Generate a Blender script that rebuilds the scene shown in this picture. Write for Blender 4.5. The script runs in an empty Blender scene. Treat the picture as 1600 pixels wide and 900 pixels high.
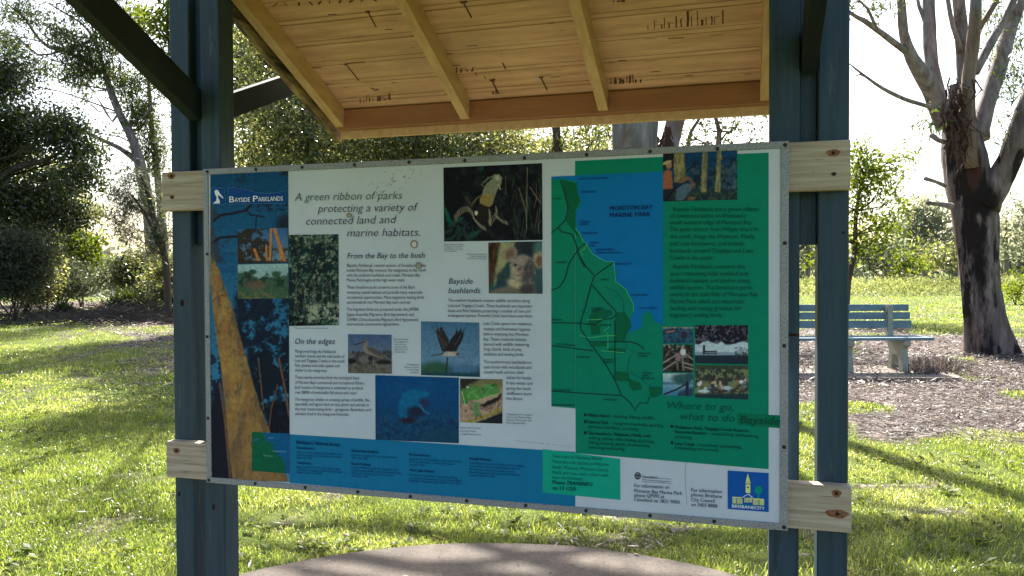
import bpy, bmesh, math, random
import numpy as np
from mathutils import Vector
D = bpy.data
SC = bpy.context.scene
COL = SC.collection
R = math.radians

# ------------------------------------------------------------------ camera
F_PX = 1213.3
CAM = np.array([1.952, -2.526, 1.5])
YAW, PIT, ROL = .2813, .0198, -.0043
FWD = np.array([-math.sin(YAW)*math.cos(PIT), math.cos(YAW)*math.cos(PIT), -math.sin(PIT)])
RGT = np.array([math.cos(YAW), math.sin(YAW), 0.])
UPV = np.cross(RGT, FWD)
RGT, UPV = RGT*math.cos(ROL)+UPV*math.sin(ROL), -RGT*math.sin(ROL)+UPV*math.cos(ROL)
cd = D.cameras.new('camera'); cam = D.objects.new('camera', cd); COL.objects.link(cam)
cd.sensor_width = 36; cd.lens = 36*F_PX/1600; cd.clip_end = 3000; cd.clip_start = .05
from mathutils import Matrix
cam.matrix_world = Matrix(((RGT[0], UPV[0], -FWD[0], CAM[0]), (RGT[1], UPV[1], -FWD[1], CAM[1]),
                           (RGT[2], UPV[2], -FWD[2], CAM[2]), (0, 0, 0, 1)))
SC.camera = cam

# ------------------------------------------------------------------ sky, sun, exposure
SUN_EL, SUN_AZ = R(43), R(-17)          # azimuth clockwise from +Y
w = D.worlds.new('World'); SC.world = w; w.use_nodes = True
nt = w.node_tree; bg = nt.nodes['Background']
sky = nt.nodes.new('ShaderNodeTexSky'); sky.sky_type = 'NISHITA'; sky.sun_disc = False
sky.sun_elevation = SUN_EL; sky.sun_rotation = SUN_AZ
sky.air_density = 1.0; sky.dust_density = 3.0; sky.ozone_density = 1.0
nt.links.new(sky.outputs[0], bg.inputs[0]); bg.inputs[1].default_value = .09
sl = D.lights.new('sun', 'SUN'); sl.energy = 5.0; sl.angle = R(.5); sl.color = (1, .95, .86)
so = D.objects.new('sun', sl); COL.objects.link(so)
sdir = Vector((math.sin(SUN_AZ)*math.cos(SUN_EL), math.cos(SUN_AZ)*math.cos(SUN_EL), math.sin(SUN_EL)))
so.rotation_euler = (-sdir).to_track_quat('-Z', 'Y').to_euler(); so.location = (0, 0, 30)
SC.view_settings.view_transform = 'Standard'; SC.view_settings.look = 'None'
SC.view_settings.exposure = 1.93; SC.view_settings.gamma = 1
SC.render.engine = 'CYCLES'
SC.cycles.use_denoising = True
SC.cycles.max_bounces = 8; SC.cycles.transparent_max_bounces = 4
SC.cycles.sample_clamp_indirect = 6

# ------------------------------------------------------------------ measuring helpers
def ray(px, py): return FWD + RGT*(px-800)/F_PX - UPV*(py-450)/F_PX
def on(px, py, ax, v):
    d = ray(px, py); return CAM + d*(v-CAM[ax])/d[ax]
def at(px, py, depth): return CAM + ray(px, py)*depth
def gr(px, py): return on(px, py, 2, 0.)
def uv2w(u, v, z=0):                      # metres right of / ahead of the viewpoint on the ground
    return np.array([CAM[0]+u*math.cos(YAW)-v*math.sin(YAW), CAM[1]+u*math.sin(YAW)+v*math.cos(YAW), z])
def w2uv(P):
    d = np.asarray(P)[..., :2]-CAM[:2]
    return d[..., 0]*math.cos(YAW)+d[..., 1]*math.sin(YAW), -d[..., 0]*math.sin(YAW)+d[..., 1]*math.cos(YAW)

# ------------------------------------------------------------------ object helpers
def tag(o, label=None, cat=None, group=None, kind=None):
    if label: o['label'] = label
    if cat: o['category'] = cat
    if group: o['group'] = group
    if kind: o['kind'] = kind
    return o
def thing(name, label, cat, loc=(0, 0, 0), group=None):
    o = D.objects.new(name, None); COL.objects.link(o); o.location = loc; o.empty_display_size = .1
    return tag(o, label, cat, group)
def wloc(o):
    p = np.zeros(3)
    while o is not None:
        p = p+np.array(o.location); o = o.parent
    return p
def link(name, me, mats, parent=None, smooth=False):
    for m in (mats if isinstance(mats, (list, tuple)) else [mats]): me.materials.append(m)
    o = D.objects.new(name, me); COL.objects.link(o)
    if parent is not None:
        n = len(me.vertices); c = np.empty(n*3); me.vertices.foreach_get('co', c)
        c = (c.reshape(-1, 3)-wloc(parent)).ravel(); me.vertices.foreach_set('co', c)
        o.parent = parent
    if smooth: me.polygons.foreach_set('use_smooth', [True]*len(me.polygons))
    me.update()
    return o
class MB:
    """collects simple solids into one mesh"""
    def __init__(s): s.v = []; s.f = []; s.m = []
    def add(s, vs, fs, mi=0):
        b = len(s.v); s.v += [tuple(map(float, v)) for v in vs]
        for f in fs: s.f.append([i+b for i in f]); s.m.append(mi)
    def hexa(s, p, mi=0):                # 8 corners: bottom 4 (ccw), top 4
        s.add(p, [(3, 2, 1, 0), (4, 5, 6, 7), (0, 1, 5, 4), (1, 2, 6, 5), (2, 3, 7, 6), (3, 0, 4, 7)], mi)
    def box(s, x0, x1, y0, y1, z0, z1, mi=0):
        s.hexa([(x0, y0, z0), (x1, y0, z0), (x1, y1, z0), (x0, y1, z0), (x0, y0, z1), (x1, y0, z1), (x1, y1, z1), (x0, y1, z1)], mi)
    def cbox(s, x0, x1, y0, y1, z0, z1, c=.004, mi=0, ax=2):
        """box with chamfered long edges along axis ax"""
        lo = [x0, y0, z0]; hi = [x1, y1, z1]; a, b = [i for i in range(3) if i != ax]
        ring = [(lo[a]+c, lo[b]), (hi[a]-c, lo[b]), (hi[a], lo[b]+c), (hi[a], hi[b]-c), (hi[a]-c, hi[b]), (lo[a]+c, hi[b]), (lo[a], hi[b]-c), (lo[a], lo[b]+c)]
        vs = []
        for e in (lo[ax], hi[ax]):
            for p, q in ring:
                v = [0, 0, 0]; v[a] = p; v[b] = q; v[ax] = e; vs.append(v)
        fl = [(i, (i+1) % 8, (i+1) % 8+8, i+8) for i in range(8)]+[tuple(range(7, -1, -1)), tuple(range(8, 16))]
        if ax == 1: fl = [tuple(reversed(f)) for f in fl]
        s.add(vs, fl, mi)
    def prism_x(s, prof, x0, x1, mi=0):   # profile of (y,z), extruded along x
        n = len(prof)
        vs = [(x0, y, z) for y, z in prof]+[(x1, y, z) for y, z in prof]
        s.add(vs, [(i, (i+1) % n, (i+1) % n+n, i+n) for i in range(n)]+[tuple(range(n-1, -1, -1)), tuple(range(n, 2*n))], mi)
    def disc(s, c, n, r, h, seg=12, mi=0):
        n = Vector(n).normalized(); a = n.orthogonal().normalized(); b = n.cross(a); c = Vector(c)
        vs = [c+(a*math.cos(t)+b*math.sin(t))*r for t in [i*2*math.pi/seg for i in range(seg)]]
        vs += [v+n*h for v in vs[:seg]]
        s.add(vs, [(i, (i+1) % seg, (i+1) % seg+seg, i+seg) for i in range(seg)]+[tuple(range(seg, 2*seg))], mi)
    def tube(s, pts, rad, seg=8, rough=0., seed=0, mi=0, cap=True):
        rg = random.Random(seed); P = [Vector(p) for p in pts]; n = len(P); vs = []
        t0 = (P[1]-P[0]).normalized(); u = t0.orthogonal().normalized()
        for i in range(n):
            t = (P[min(i+1, n-1)]-P[max(i-1, 0)]).normalized()
            u = (u-t*u.dot(t)).normalized(); b = t.cross(u)
            for k in range(seg):
                an = 2*math.pi*k/seg; r = rad[i]*(1+rough*rg.uniform(-1, 1))
                vs.append(P[i]+(u*math.cos(an)+b*math.sin(an))*r)
        fs = [(i*seg+k, i*seg+(k+1) % seg, (i+1)*seg+(k+1) % seg, (i+1)*seg+k) for i in range(n-1) for k in range(seg)]
        if cap: fs += [tuple(range(seg-1, -1, -1)), tuple((n-1)*seg+k for k in range(seg))]
        s.add(vs, fs, mi)
    def mesh(s, name):
        me = D.meshes.new(name); me.from_pydata(s.v, [], s.f)
        me.polygons.foreach_set('material_index', s.m); me.update()
        return me
    def build(s, name, mats, parent=None, smooth=False): return link(name, s.mesh(name), mats, parent, smooth)
def curve_pts(pts, rad, step):
    """resample a polyline smoothly (Catmull-Rom)"""
    P = [np.asarray(p, float) for p in pts]; out = []; ro = []
    for i in range(len(P)-1):
        p0 = P[max(i-1, 0)]; p1 = P[i]; p2 = P[i+1]; p3 = P[min(i+2, len(P)-1)]
        n = max(1, int(np.linalg.norm(p2-p1)/step))
        for k in range(n):
            t = k/n
            out.append(.5*((2*p1)+(-p0+p2)*t+(2*p0-5*p1+4*p2-p3)*t*t+(-p0+3*p1-3*p2+p3)*t**3)); ro.append(rad[i]*(1-t)+rad[i+1]*t)
    out.append(P[-1]); ro.append(rad[-1])
    return out, ro
def np_mesh(name, v, faces_sizes, loops, attrs=None):
    me = D.meshes.new(name); me.vertices.add(len(v)); me.vertices.foreach_set('co', np.ascontiguousarray(v, dtype=np.float32).ravel())
    loops = np.asarray(loops, dtype=np.int32).ravel(); me.loops.add(len(loops)); me.loops.foreach_set('vertex_index', loops)
    fs = np.asarray(faces_sizes, dtype=np.int32); me.polygons.add(len(fs))
    me.polygons.foreach_set('loop_start', np.concatenate([[0], np.cumsum(fs)[:-1]]).astype(np.int32))
    for k, (dom, arr) in (attrs or {}).items():
        a = me.attributes.new(k, 'FLOAT', dom); a.data.foreach_set('value', np.asarray(arr, dtype=np.float32).ravel())
    me.update(calc_edges=True)
    return me

# ------------------------------------------------------------------ materials
def mat(name): 
    m = D.materials.new(name); m.use_nodes = True
    return m, m.node_tree, m.node_tree.nodes['Principled BSDF']
def nn(nt, t, **k):
    n = nt.nodes.new(t)
    for a, b in k.items(): setattr(n, a, b)
    return n
def coords(nt, scale=(1, 1, 1), obj=False):
    if obj: src = nn(nt, 'ShaderNodeTexCoord').outputs['Object']
    else: src = nn(nt, 'ShaderNodeNewGeometry').outputs['Position']
    mp = nn(nt, 'ShaderNodeMapping'); mp.inputs['Scale'].default_value = scale
    nt.links.new(src, mp.inputs['Vector']); return mp.outputs[0]
def noise(nt, vec, scale, detail=4, rough=.6):
    n = nn(nt, 'ShaderNodeTexNoise'); n.inputs['Scale'].default_value = scale; n.inputs['Detail'].default_value = detail
    n.inputs['Roughness'].default_value = rough; nt.links.new(vec, n.inputs['Vector']); return n.outputs['Fac']
def ramp(nt, fac, stops):
    r = nn(nt, 'ShaderNodeValToRGB'); e = r.color_ramp.elements
    while len(e) < len(stops): e.new(.5)
    for i, (p, c) in enumerate(stops): e[i].position = p; e[i].color = (*c, 1) if len(c) == 3 else c
    nt.links.new(fac, r.inputs[0]); return r.outputs[0]
def mixc(nt, fac, a, b, mode='MIX'):
    m = nn(nt, 'ShaderNodeMix', data_type='RGBA', blend_type=mode)
    for s, v in ((0, fac), (6, a), (7, b)):
        if hasattr(v, 'is_linked'): nt.links.new(v, m.inputs[s])
        else: m.inputs[s].default_value = v if s == 0 else (*v, 1)
    return m.outputs[2]
def bump(nt, h, strength, dist, bs):
    b = nn(nt, 'ShaderNodeBump'); b.inputs['Strength'].default_value = strength; b.inputs['Distance'].default_value = dist
    nt.links.new(h, b.inputs['Height']); nt.links.new(b.outputs[0], bs.inputs['Normal'])
def grain(name, base, dark, scale, rough=.6, bstr=.3, lo=.35, hi=.7, spec=.3, blotch=None):
    """wood / streaky paint: noise stretched along one axis"""
    m, nt, bs = mat(name); v = coords(nt, scale); n1 = noise(nt, v, 1, 6, .65)
    c = ramp(nt, n1, [(lo, dark), (hi, base)])
    if blotch:
        n2 = noise(nt, coords(nt), blotch[0], 5, .6); c = mixc(nt, ramp(nt, n2, [(blotch[1], (0, 0, 0)), (blotch[2], (1, 1, 1))]), c, blotch[3])
    nt.links.new(c, bs.inputs['Base Color']); bs.inputs['Roughness'].default_value = rough
    bs.inputs['Specular IOR Level'].default_value = spec
    bump(nt, n1, bstr, .004, bs); return m
def plain(name, c, rough=.6, spec=.3, metal=0., var=.12, sc=60):
    m, nt, bs = mat(name); n = noise(nt, coords(nt), sc, 4)
    cc = ramp(nt, n, [(.3, tuple(x*(1-var) for x in c)), (.7, tuple(min(1, x*(1+var)) for x in c))])
    nt.links.new(cc, bs.inputs['Base Color']); bs.inputs['Roughness'].default_value = rough; bs.inputs['Metallic'].default_value = metal
    bs.inputs['Specular IOR Level'].default_value = spec; return m
def leafmat(name, stops, transl=.45, tcol=(1.5, 1.5, .7), spec=.25, rough=.5):
    """leaf: per-leaf tint from attribute 'rnd', lit from both sides"""
    m, nt, bs = mat(name); a = nn(nt, 'ShaderNodeAttribute', attribute_name='rnd')
    c = ramp(nt, a.outputs['Fac'], stops)
    nt.links.new(c, bs.inputs['Base Color']); bs.inputs['Roughness'].default_value = rough; bs.inputs['Specular IOR Level'].default_value = spec
    t = nn(nt, 'ShaderNodeBsdfTranslucent'); tc = mixc(nt, 1., c, tcol, 'MULTIPLY'); nt.links.new(tc, t.inputs[0])
    mx = nn(nt, 'ShaderNodeMixShader'); mx.inputs[0].default_value = transl
    nt.links.new(bs.outputs[0], mx.inputs[1]); nt.links.new(t.outputs[0], mx.inputs[2])
    nt.links.new(mx.outputs[0], nt.nodes['Material Output'].inputs[0]); return m
def bark(name, stops, scale=(9, 9, 1.6), bstr=.6, dist=.03, blotch=None):
    m, nt, bs = mat(name); v = coords(nt, scale); n = noise(nt, v, 1, 6, .65)
    c = ramp(nt, n, stops)
    if blotch:
        n2 = noise(nt, coords(nt, blotch[4] if len(blotch) > 4 else (1, 1, 1)), blotch[0], 5, .62); c = mixc(nt, ramp(nt, n2, [(blotch[1], (0, 0, 0)), (blotch[2], (1, 1, 1))]), c, blotch[3])
    nt.links.new(c, bs.inputs['Base Color']); bs.inputs['Roughness'].default_value = .85; bs.inputs['Specular IOR Level'].default_value = .2
    bump(nt, n, bstr, dist, bs); return m

M = {}
M['post'] = grain('post_paint', (.030, .060, .082), (.016, .034, .048), (38, 38, 2.0), .55, .35, .3, .6, .35, (3.2, .62, .75, (.016, .032, .042)))
def worn(m, lo, hi, col, sc, stretch):
    nt = m.node_tree; bs = nt.nodes['Principled BSDF']; c = bs.inputs['Base Color'].links[0].from_socket
    n = noise(nt, coords(nt, stretch), sc, 6, .75); nt.links.new(mixc(nt, ramp(nt, n, [(lo, (0, 0, 0)), (hi, (1, 1, 1))]), c, col), bs.inputs['Base Color'])
worn(M['post'], .60, .68, (.065, .098, .112), 1., (30, 30, 5)); worn(M['post'], .66, .70, (.012, .018, .022), 1., (60, 60, 9))
M['brace'] = grain('brace_paint', (.018, .026, .03), (.008, .012, .014), (20, 6, 6), .7, .3)
M['rail'] = grain('pine_rail', (.52, .43, .32), (.31, .23, .145), (2.2, 40, 60), .7, .3, .34, .6, .2, (2.2, .62, .8, (.40, .33, .24)))
M['knot'] = plain('knot_stain', (.24, .11, .055), .8, .1, 0, .55, 120)
M['bolt'] = plain('rusty_bolt', (.03, .016, .012), .6, .4, .5)
M['soffit'] = grain('soffit_paint', (.62, .37, .19), (.42, .235, .11), (3, 30, 30), .65, .15, .3, .65, .25, (2.6, .52, .75, (.42, .26, .13)))
M['rafter'] = grain('rafter_paint', (.56, .36, .16), (.42, .25, .10), (30, 4, 20), .6, .15, .3, .65, .3)
M['beam'] = grain('eave_beam_paint', (.30, .135, .05), (.24, .10, .036), (3, 20, 30), .6, .15, .3, .65, .3)
M['groove'] = plain('dark_groove', (.03, .016, .008), .9, .1)
M['stain'] = plain('mould_mark', (.10, .055, .024), .9, .1, 0, .4, 120)
M['barge'] = grain('weathered_barge', (.34, .24, .09), (.05, .035, .02), (12, 2.2, 12), .8, .3, .42, .6)
M['sheet'] = plain('roof_metal', (.25, .27, .26), .45, .5, .6)
M['alu'] = None
def alu():
    m, nt, bs = mat('weathered_aluminium'); n = noise(nt, coords(nt), 210, 3, .7)
    n2 = noise(nt, coords(nt), 9, 4, .6)
    c = ramp(nt, n, [(.36, (.15, .15, .15)), (.6, (.36, .36, .365))])
    c = mixc(nt, ramp(nt, n2, [(.5, (0, 0, 0)), (.75, (.8, .8, .8))]), c, (.36, .35, .33))
    nt.links.new(c, bs.inputs['Base Color']); bs.inputs['Metallic'].default_value = .15; bs.inputs['Roughness'].default_value = .55
    bump(nt, n, .2, .002, bs); return m
M['alu'] = alu()
M['screw'] = plain('dark_screw', (.012, .01, .01), .5, .4)
def concrete(name, a, b):
    m, nt, bs = mat(name); v = coords(nt); n1 = noise(nt, v, 3.1, 8, .75); n2 = noise(nt, v, 60, 4, .8)
    c = mixc(nt, .5, ramp(nt, n1, [(.36, b), (.62, a)]), ramp(nt, n2, [(.38, b), (.62, a)]))
    nt.links.new(c, bs.inputs['Base Color']); bs.inputs['Roughness'].default_value = .9; bump(nt, n2, .5, .004, bs); return m
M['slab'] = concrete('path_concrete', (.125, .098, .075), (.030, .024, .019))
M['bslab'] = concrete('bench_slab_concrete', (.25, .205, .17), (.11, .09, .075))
M['bench'] = grain('bench_paint', (.15, .225, .265), (.09, .145, .175), (3, 20, 20), .6, .2, .3, .6)
M['bleg'] = concrete('bench_leg_concrete', (.36, .37, .30), (.2, .22, .18))

# ------------------------------------------------------------------ ground
def smooth01(x): x = np.clip(x, 0, 1); return x*x*(3-2*x)
def vnoise(x, y, seed):
    rg = np.random.RandomState(seed); T = rg.rand(256, 256)
    xi = np.floor(x).astype(int); yi = np.floor(y).astype(int); fx = smooth01(x-xi); fy = smooth01(y-yi)
    g = lambda a, b: T[a & 255, b & 255]
    return (g(xi, yi)*(1-fx)+g(xi+1, yi)*fx)*(1-fy)+(g(xi, yi+1)*(1-fx)+g(xi+1, yi+1)*fx)*fy
def inpoly(x, y, poly):
    r = np.zeros(x.shape, bool); n = len(poly); j = n-1
    for i in range(n):
        xi, yi = poly[i]; xj, yj = poly[j]
        c = ((yi > y) != (yj > y)) & (x < (xj-xi)*(y-yi)/((yj-yi) if yj != yi else 1e-9)+xi); r ^= c; j = i
    return r
def segdist(x, y, pts, closed=False):
    d = np.full(x.shape, 1e9); n = len(pts)
    for i in range(n if closed else n-1):
        ax, ay = pts[i]; bx, by = pts[(i+1) % n]; vx, vy = bx-ax, by-ay; L = vx*vx+vy*vy+1e-12
        t = np.clip(((x-ax)*vx+(y-ay)*vy)/L, 0, 1); d = np.minimum(d, np.hypot(x-ax-t*vx, y-ay-t*vy))
    return d
def sdf(x, y, pts):
    d = segdist(x, y, pts, True); return np.where(inpoly(x, y, pts), -d, d)
def guv(px, py):
    u, v = w2uv(gr(px, py)); return (float(u), float(v))
LIT_R = [guv(*p) for p in ((1000, 514), (1240, 516), (1420, 512), (1480, 527), (1750, 535), (1800, 640), (1580, 684), (1450, 708), (1330, 700), (1240, 690), (1000, 640))]
LIT_L = [guv(*p) for p in ((-500, 486), (0, 489), (100, 496), (160, 518), (228, 548), (300, 582), (500, 560), (560, 480), (280, 470), (-500, 472))]
def litter(P, worn=True):
    u, v = w2uv(P); nz = vnoise(u*1.1+50, v*1.1+50, 1)-.5; n2 = vnoise(u*4+9, v*4+9, 2)-.5
    a = smooth01(.5-(sdf(u, v, LIT_R)+nz*1.8+n2*.8)/.9)
    b = smooth01(.5-(sdf(u, v, LIT_L)+nz*2.5+n2*1.2)/2.)
    rr = np.hypot(P[..., 0]-SLC[0], P[..., 1]-SLC[1])-SLR if SLR else 9.
    rim = smooth01(.5-(rr-.10-nz*1.0-n2*.5)/.35)*.85
    bare = smooth01((vnoise(u*1.7+3, v*1.7+77, 5)*.6+vnoise(u*5+3, v*5+7, 6)*.4-.64)*7)*.75   # worn spots
    tuft = smooth01((vnoise(u*1.3+31, v*1.3+5, 8)-.68)*8)
    if not worn: bare = bare*.12
    bare = np.maximum(bare, rim)
    return np.clip(np.maximum(np.maximum(a, b)*(1-.8*tuft), bare), 0, 1)
def ground_mesh():
    us = np.unique(np.concatenate([np.linspace(-600, -40, 15), np.linspace(-40, -14, 53), np.linspace(-14, 14, 225), np.linspace(14, 40, 53), np.linspace(40, 600, 15)]))
    vs = np.unique(np.concatenate([np.linspace(-60, 0, 13), np.linspace(0, 24, 193), np.linspace(24, 60, 73), np.linspace(60, 1500, 25)]))
    U, V = np.meshgrid(us, vs); P = np.stack([CAM[0]+U*math.cos(YAW)-V*math.sin(YAW), CAM[1]+U*math.sin(YAW)+V*math.cos(YAW), np.zeros_like(U)], -1).reshape(-1, 3)
    h, wd = U.shape; i = np.arange(h*wd).reshape(h, wd)
    q = np.stack([i[:-1, :-1], i[:-1, 1:], i[1:, 1:], i[1:, :-1]], -1).reshape(-1, 4)
    near = (np.abs(U) < 45) & (V > -3) & (V < 70)
    P[:, 2] = np.where(near.ravel(), (vnoise(U*1.2, V*1.2, 3)*.05+vnoise(U*4, V*4, 4)*.02-.04).ravel(), 0)
    P[:, 2] = np.minimum(P[:, 2], 0)
    return np_mesh('lawn', P, [4]*len(q), q, {'litter': ('POINT', litter(P))})
def ground_mat():
    m, nt, bs = mat('lawn_and_litter'); v = coords(nt)
    g = ramp(nt, noise(nt, v, 1.3, 6, .7), [(.3, (.055, .085, .014)), (.5, (.095, .14, .022)), (.72, (.15, .17, .045))])
    g2 = ramp(nt, noise(nt, v, 38, 4, .75), [(.3, (.03, .04, .01)), (.62, (.17, .20, .05))])
    g = mixc(nt, .5, g, g2)
    vo = nn(nt, 'ShaderNodeTexVoronoi'); vo.inputs['Scale'].default_value = 22; vo.inputs['Randomness'].default_value = 1; nt.links.new(v, vo.inputs['Vector'])
    sep = nn(nt, 'ShaderNodeSeparateColor'); nt.links.new(vo.outputs['Color'], sep.inputs[0])
    b = ramp(nt, sep.outputs[0], [(0, (.04, .03, .026)), (.4, (.11, .085, .072)), (.75, (.24, .195, .17)), (1, (.46, .40, .36))])
    b = mixc(nt, ramp(nt, noise(nt, v, 2.6, 6, .7), [(.38, (0, 0, 0)), (.66, (.8, .8, .8))]), b, (.055, .037, .028))
    a = nn(nt, 'ShaderNodeAttribute', attribute_name='litter')
    c = mixc(nt, a.outputs['Fac'], g, b); nt.links.new(c, bs.inputs['Base Color'])
    bs.inputs['Roughness'].default_value = .95; bs.inputs['Specular IOR Level'].default_value = .1
    bump(nt, noise(nt, v, 30, 5, .7), .8, .05, bs); return m

# round concrete slab under the shelter (a real low step above the grass)
SLC, SLR = None, None
def slab():
    global SLC, SLR
    p1, p2, p3 = [on(*p, 2, .03)[:2] for p in ((400, 889), (690, 848), (1120, 888))]
    A = np.array([[2*(p2-p1)[0], 2*(p2-p1)[1]], [2*(p3-p1)[0], 2*(p3-p1)[1]]]); b = np.array([p2@p2-p1@p1, p3@p3-p1@p1])
    c = np.linalg.solve(A, b); r = np.linalg.norm(c-p1); SLC, SLR = c, r
    mb = MB(); n = 96; rg = random.Random(4)
    ring = [(c[0]+(r+rg.uniform(-.006, .006))*math.cos(i*2*math.pi/n), c[1]+(r+rg.uniform(-.006, .006))*math.sin(i*2*math.pi/n)) for i in range(n)]
    vs = [(x, y, -.1) for x, y in ring]+[(x, y, .02) for x, y in ring]+[(c[0]+(x-c[0])*.99, c[1]+(y-c[1])*.99, .03) for x, y in ring]
    mb.add(vs, [(i, (i+1) % n, (i+1) % n+n, i+n) for i in range(n)]+[(i+n, (i+1) % n+n, (i+1) % n+2*n, i+2*n) for i in range(n)]+[tuple(range(2*n, 3*n))])
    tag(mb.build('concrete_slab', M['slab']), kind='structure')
slab()
tag(link('lawn_ground', ground_mesh(), ground_mat()), kind='structure')

# ------------------------------------------------------------------ shelter
ZB = CAM[2]-.8008                # underside of the notice board
BW, BH = 2.1056, 1.2
ZE = CAM[2]+.680                 # underside of the eave beam
shel = thing('shelter', 'open timber shelter with dark blue paired posts and tan boarded roof over the notice board', 'shelter', (1.04, .12, 0))
PX = [-.2106, -.069, 2.0534, 2.197]
ZT = 2.62
for x in PX:
    mb = MB(); mb.cbox(x, x+.09, .075, .165, -.1, ZT, .004); mb.build('post', M['post'], shel)
for x0, x1, zl in ((-.1206, -.069, 1.62), (2.1434, 2.197, 1.585)):
    mb = MB(); mb.cbox(x0+.001, x1-.001, .112, .155, zl, ZT-.02, .003); mb.build('post_spacer', M['post'], shel)
for x, z, rx, rz in ((-.165, 1.385, .009, .017), (2.115, 1.30, .03, .005), (2.075, 1.33, .012, .004), (2.27, 1.62, .005, .005), (-.19, .62, .006, .012), (-.03, .58, .006, .014)):
    mb = MB(); mb.add([(x+rx*math.cos(t), .0744, z+rz*math.sin(t)*(1+.2*math.cos(2*t))) for t in [i*2*math.pi/12 for i in range(12)]], [tuple(range(12))]); mb.build('knot_hole', M['groove'], shel)
# rails behind the board, their ends showing on both sides
rgk = random.Random(6)
def rail(zlo, zhi, xl, xr, knots):
    mb = MB(); mb.cbox(xl, xr, .028, .074, zlo, zhi, .003, 0, 0)
    for x, z, rx, rz in knots:
        n = 24; vs = [(x+rx*math.cos(t)*(1+.12*math.sin(3*t)), .0275, z+rz*math.sin(t)*(1+.1*math.cos(5*t))) for t in [i*2*math.pi/n for i in range(n)]]
        mb.add(vs, [tuple(range(n))], 1)
    for k in range(7):
        x = rgk.choice([rgk.uniform(xl, xl+.14), rgk.uniform(xr-.24, xr-.02)]); z = rgk.uniform(zlo+.02, zhi-.02); L = rgk.uniform(.01, .07)
        mb.add([(x, .0277, z), (x+L*.5, .0277, z-.0007), (x+L, .0277, z+.0005), (x+L*.5, .0277, z+.0008)], [(0, 1, 2, 3)], 2)
    if zlo < 1.2: mb.add([(xr-.125, .0277, zhi-.0335), (xr-.06, .0277, zhi-.0345), (xr-.002, .0277, zhi-.034), (xr-.06, .0277, zhi-.0328)], [(0, 1, 2, 3)], 2)
    r = mb.build('rail', [M['rail'], M['knot'], M['stain']], shel)
    for x, z, rx, rz in knots:
        b = MB(); b.disc((x, .0275, z), (0, -1, 0), .0052, .003, 12); b.build('bolt', M['bolt'], r)
def rz(px, py): p = on(px, py, 1, .028); return float(p[0]), float(p[2])
for top, kn in ((True, [(268, 275), (269, 308), (1302, 239), (1303, 272)]), (False, [(276, 704), (1307, 771), (1308, 803)])):
    (xl, zt), (xr, zt2) = (rz(253, 266), rz(1329, 222)) if top else (rz(260, 693), rz(1330.5, 757))
    _, zb = rz(256, 328) if top else rz(262, 748)
    _, zb2 = rz(1329, 297) if top else rz(1330, 830)
    ks = []
    for i, (a, b) in enumerate(kn):
        x, z = rz(a, b); s = [(.018, .012), (.011, .008), (.020, .011), (.008, .006)] if top else [(.017, .011), (.014, .012), (.034, .013)]
        ks.append((x, z, *s[i]))
    rail((zb+zb2)/2, (zt+zt2)/2, xl, xr, ks)

YR, YE, SL = -.35, 1.02, .425      # ridge, eave, slope of the roof
def zroof(y, off=0.): return ZE+.028+SL*(YE-(y if y >= YR else 2*YR-y))+off   # underside of the boards over the rafters = +.1
XL, XR = .030, 2.092
def slope_bar(mb, x0, x1, ya, yb, lo, hi, mi=0):
    mb.prism_x([(ya, zroof(ya, lo)), (yb, zroof(yb, lo)), (yb, zroof(yb, hi)), (ya, zroof(ya, hi))], x0, x1, mi)
e2, e3 = on(728, 196, 1, .98), on(943, 187, 1, .98)
for xc in (XL+.022, float(e2[0]), float(e3[0]), XR-.022):
    for ya, yb in ((YR, YE-.05), (2*YR-YE+.05, YR)):
        mb = MB(); slope_bar(mb, xc-.022, xc+.022, ya, yb, 0, .095); mb.build('rafter', M['rafter'], shel)
mb = MB(); mb.box(XL, XR, YR-.02, YR+.02, zroof(YR)+.0, zroof(YR, .09)); mb.build('ridge_beam', M['rafter'], shel)
mb = MB(); mb.cbox(XL+.004, XR+.002, YE-.0495, YE-.004, ZE+.036, ZE+.135, .004, 0, 0); mb.build('eave_beam', [M['beam']], shel)
mb = MB(); mb.cbox(XL-.002, XR+.002, 2*YR-YE+.004, 2*YR-YE+.05, ZE, ZE+.135, .004, 0, 0); mb.build('eave_beam', [M['beam']], shel)
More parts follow.
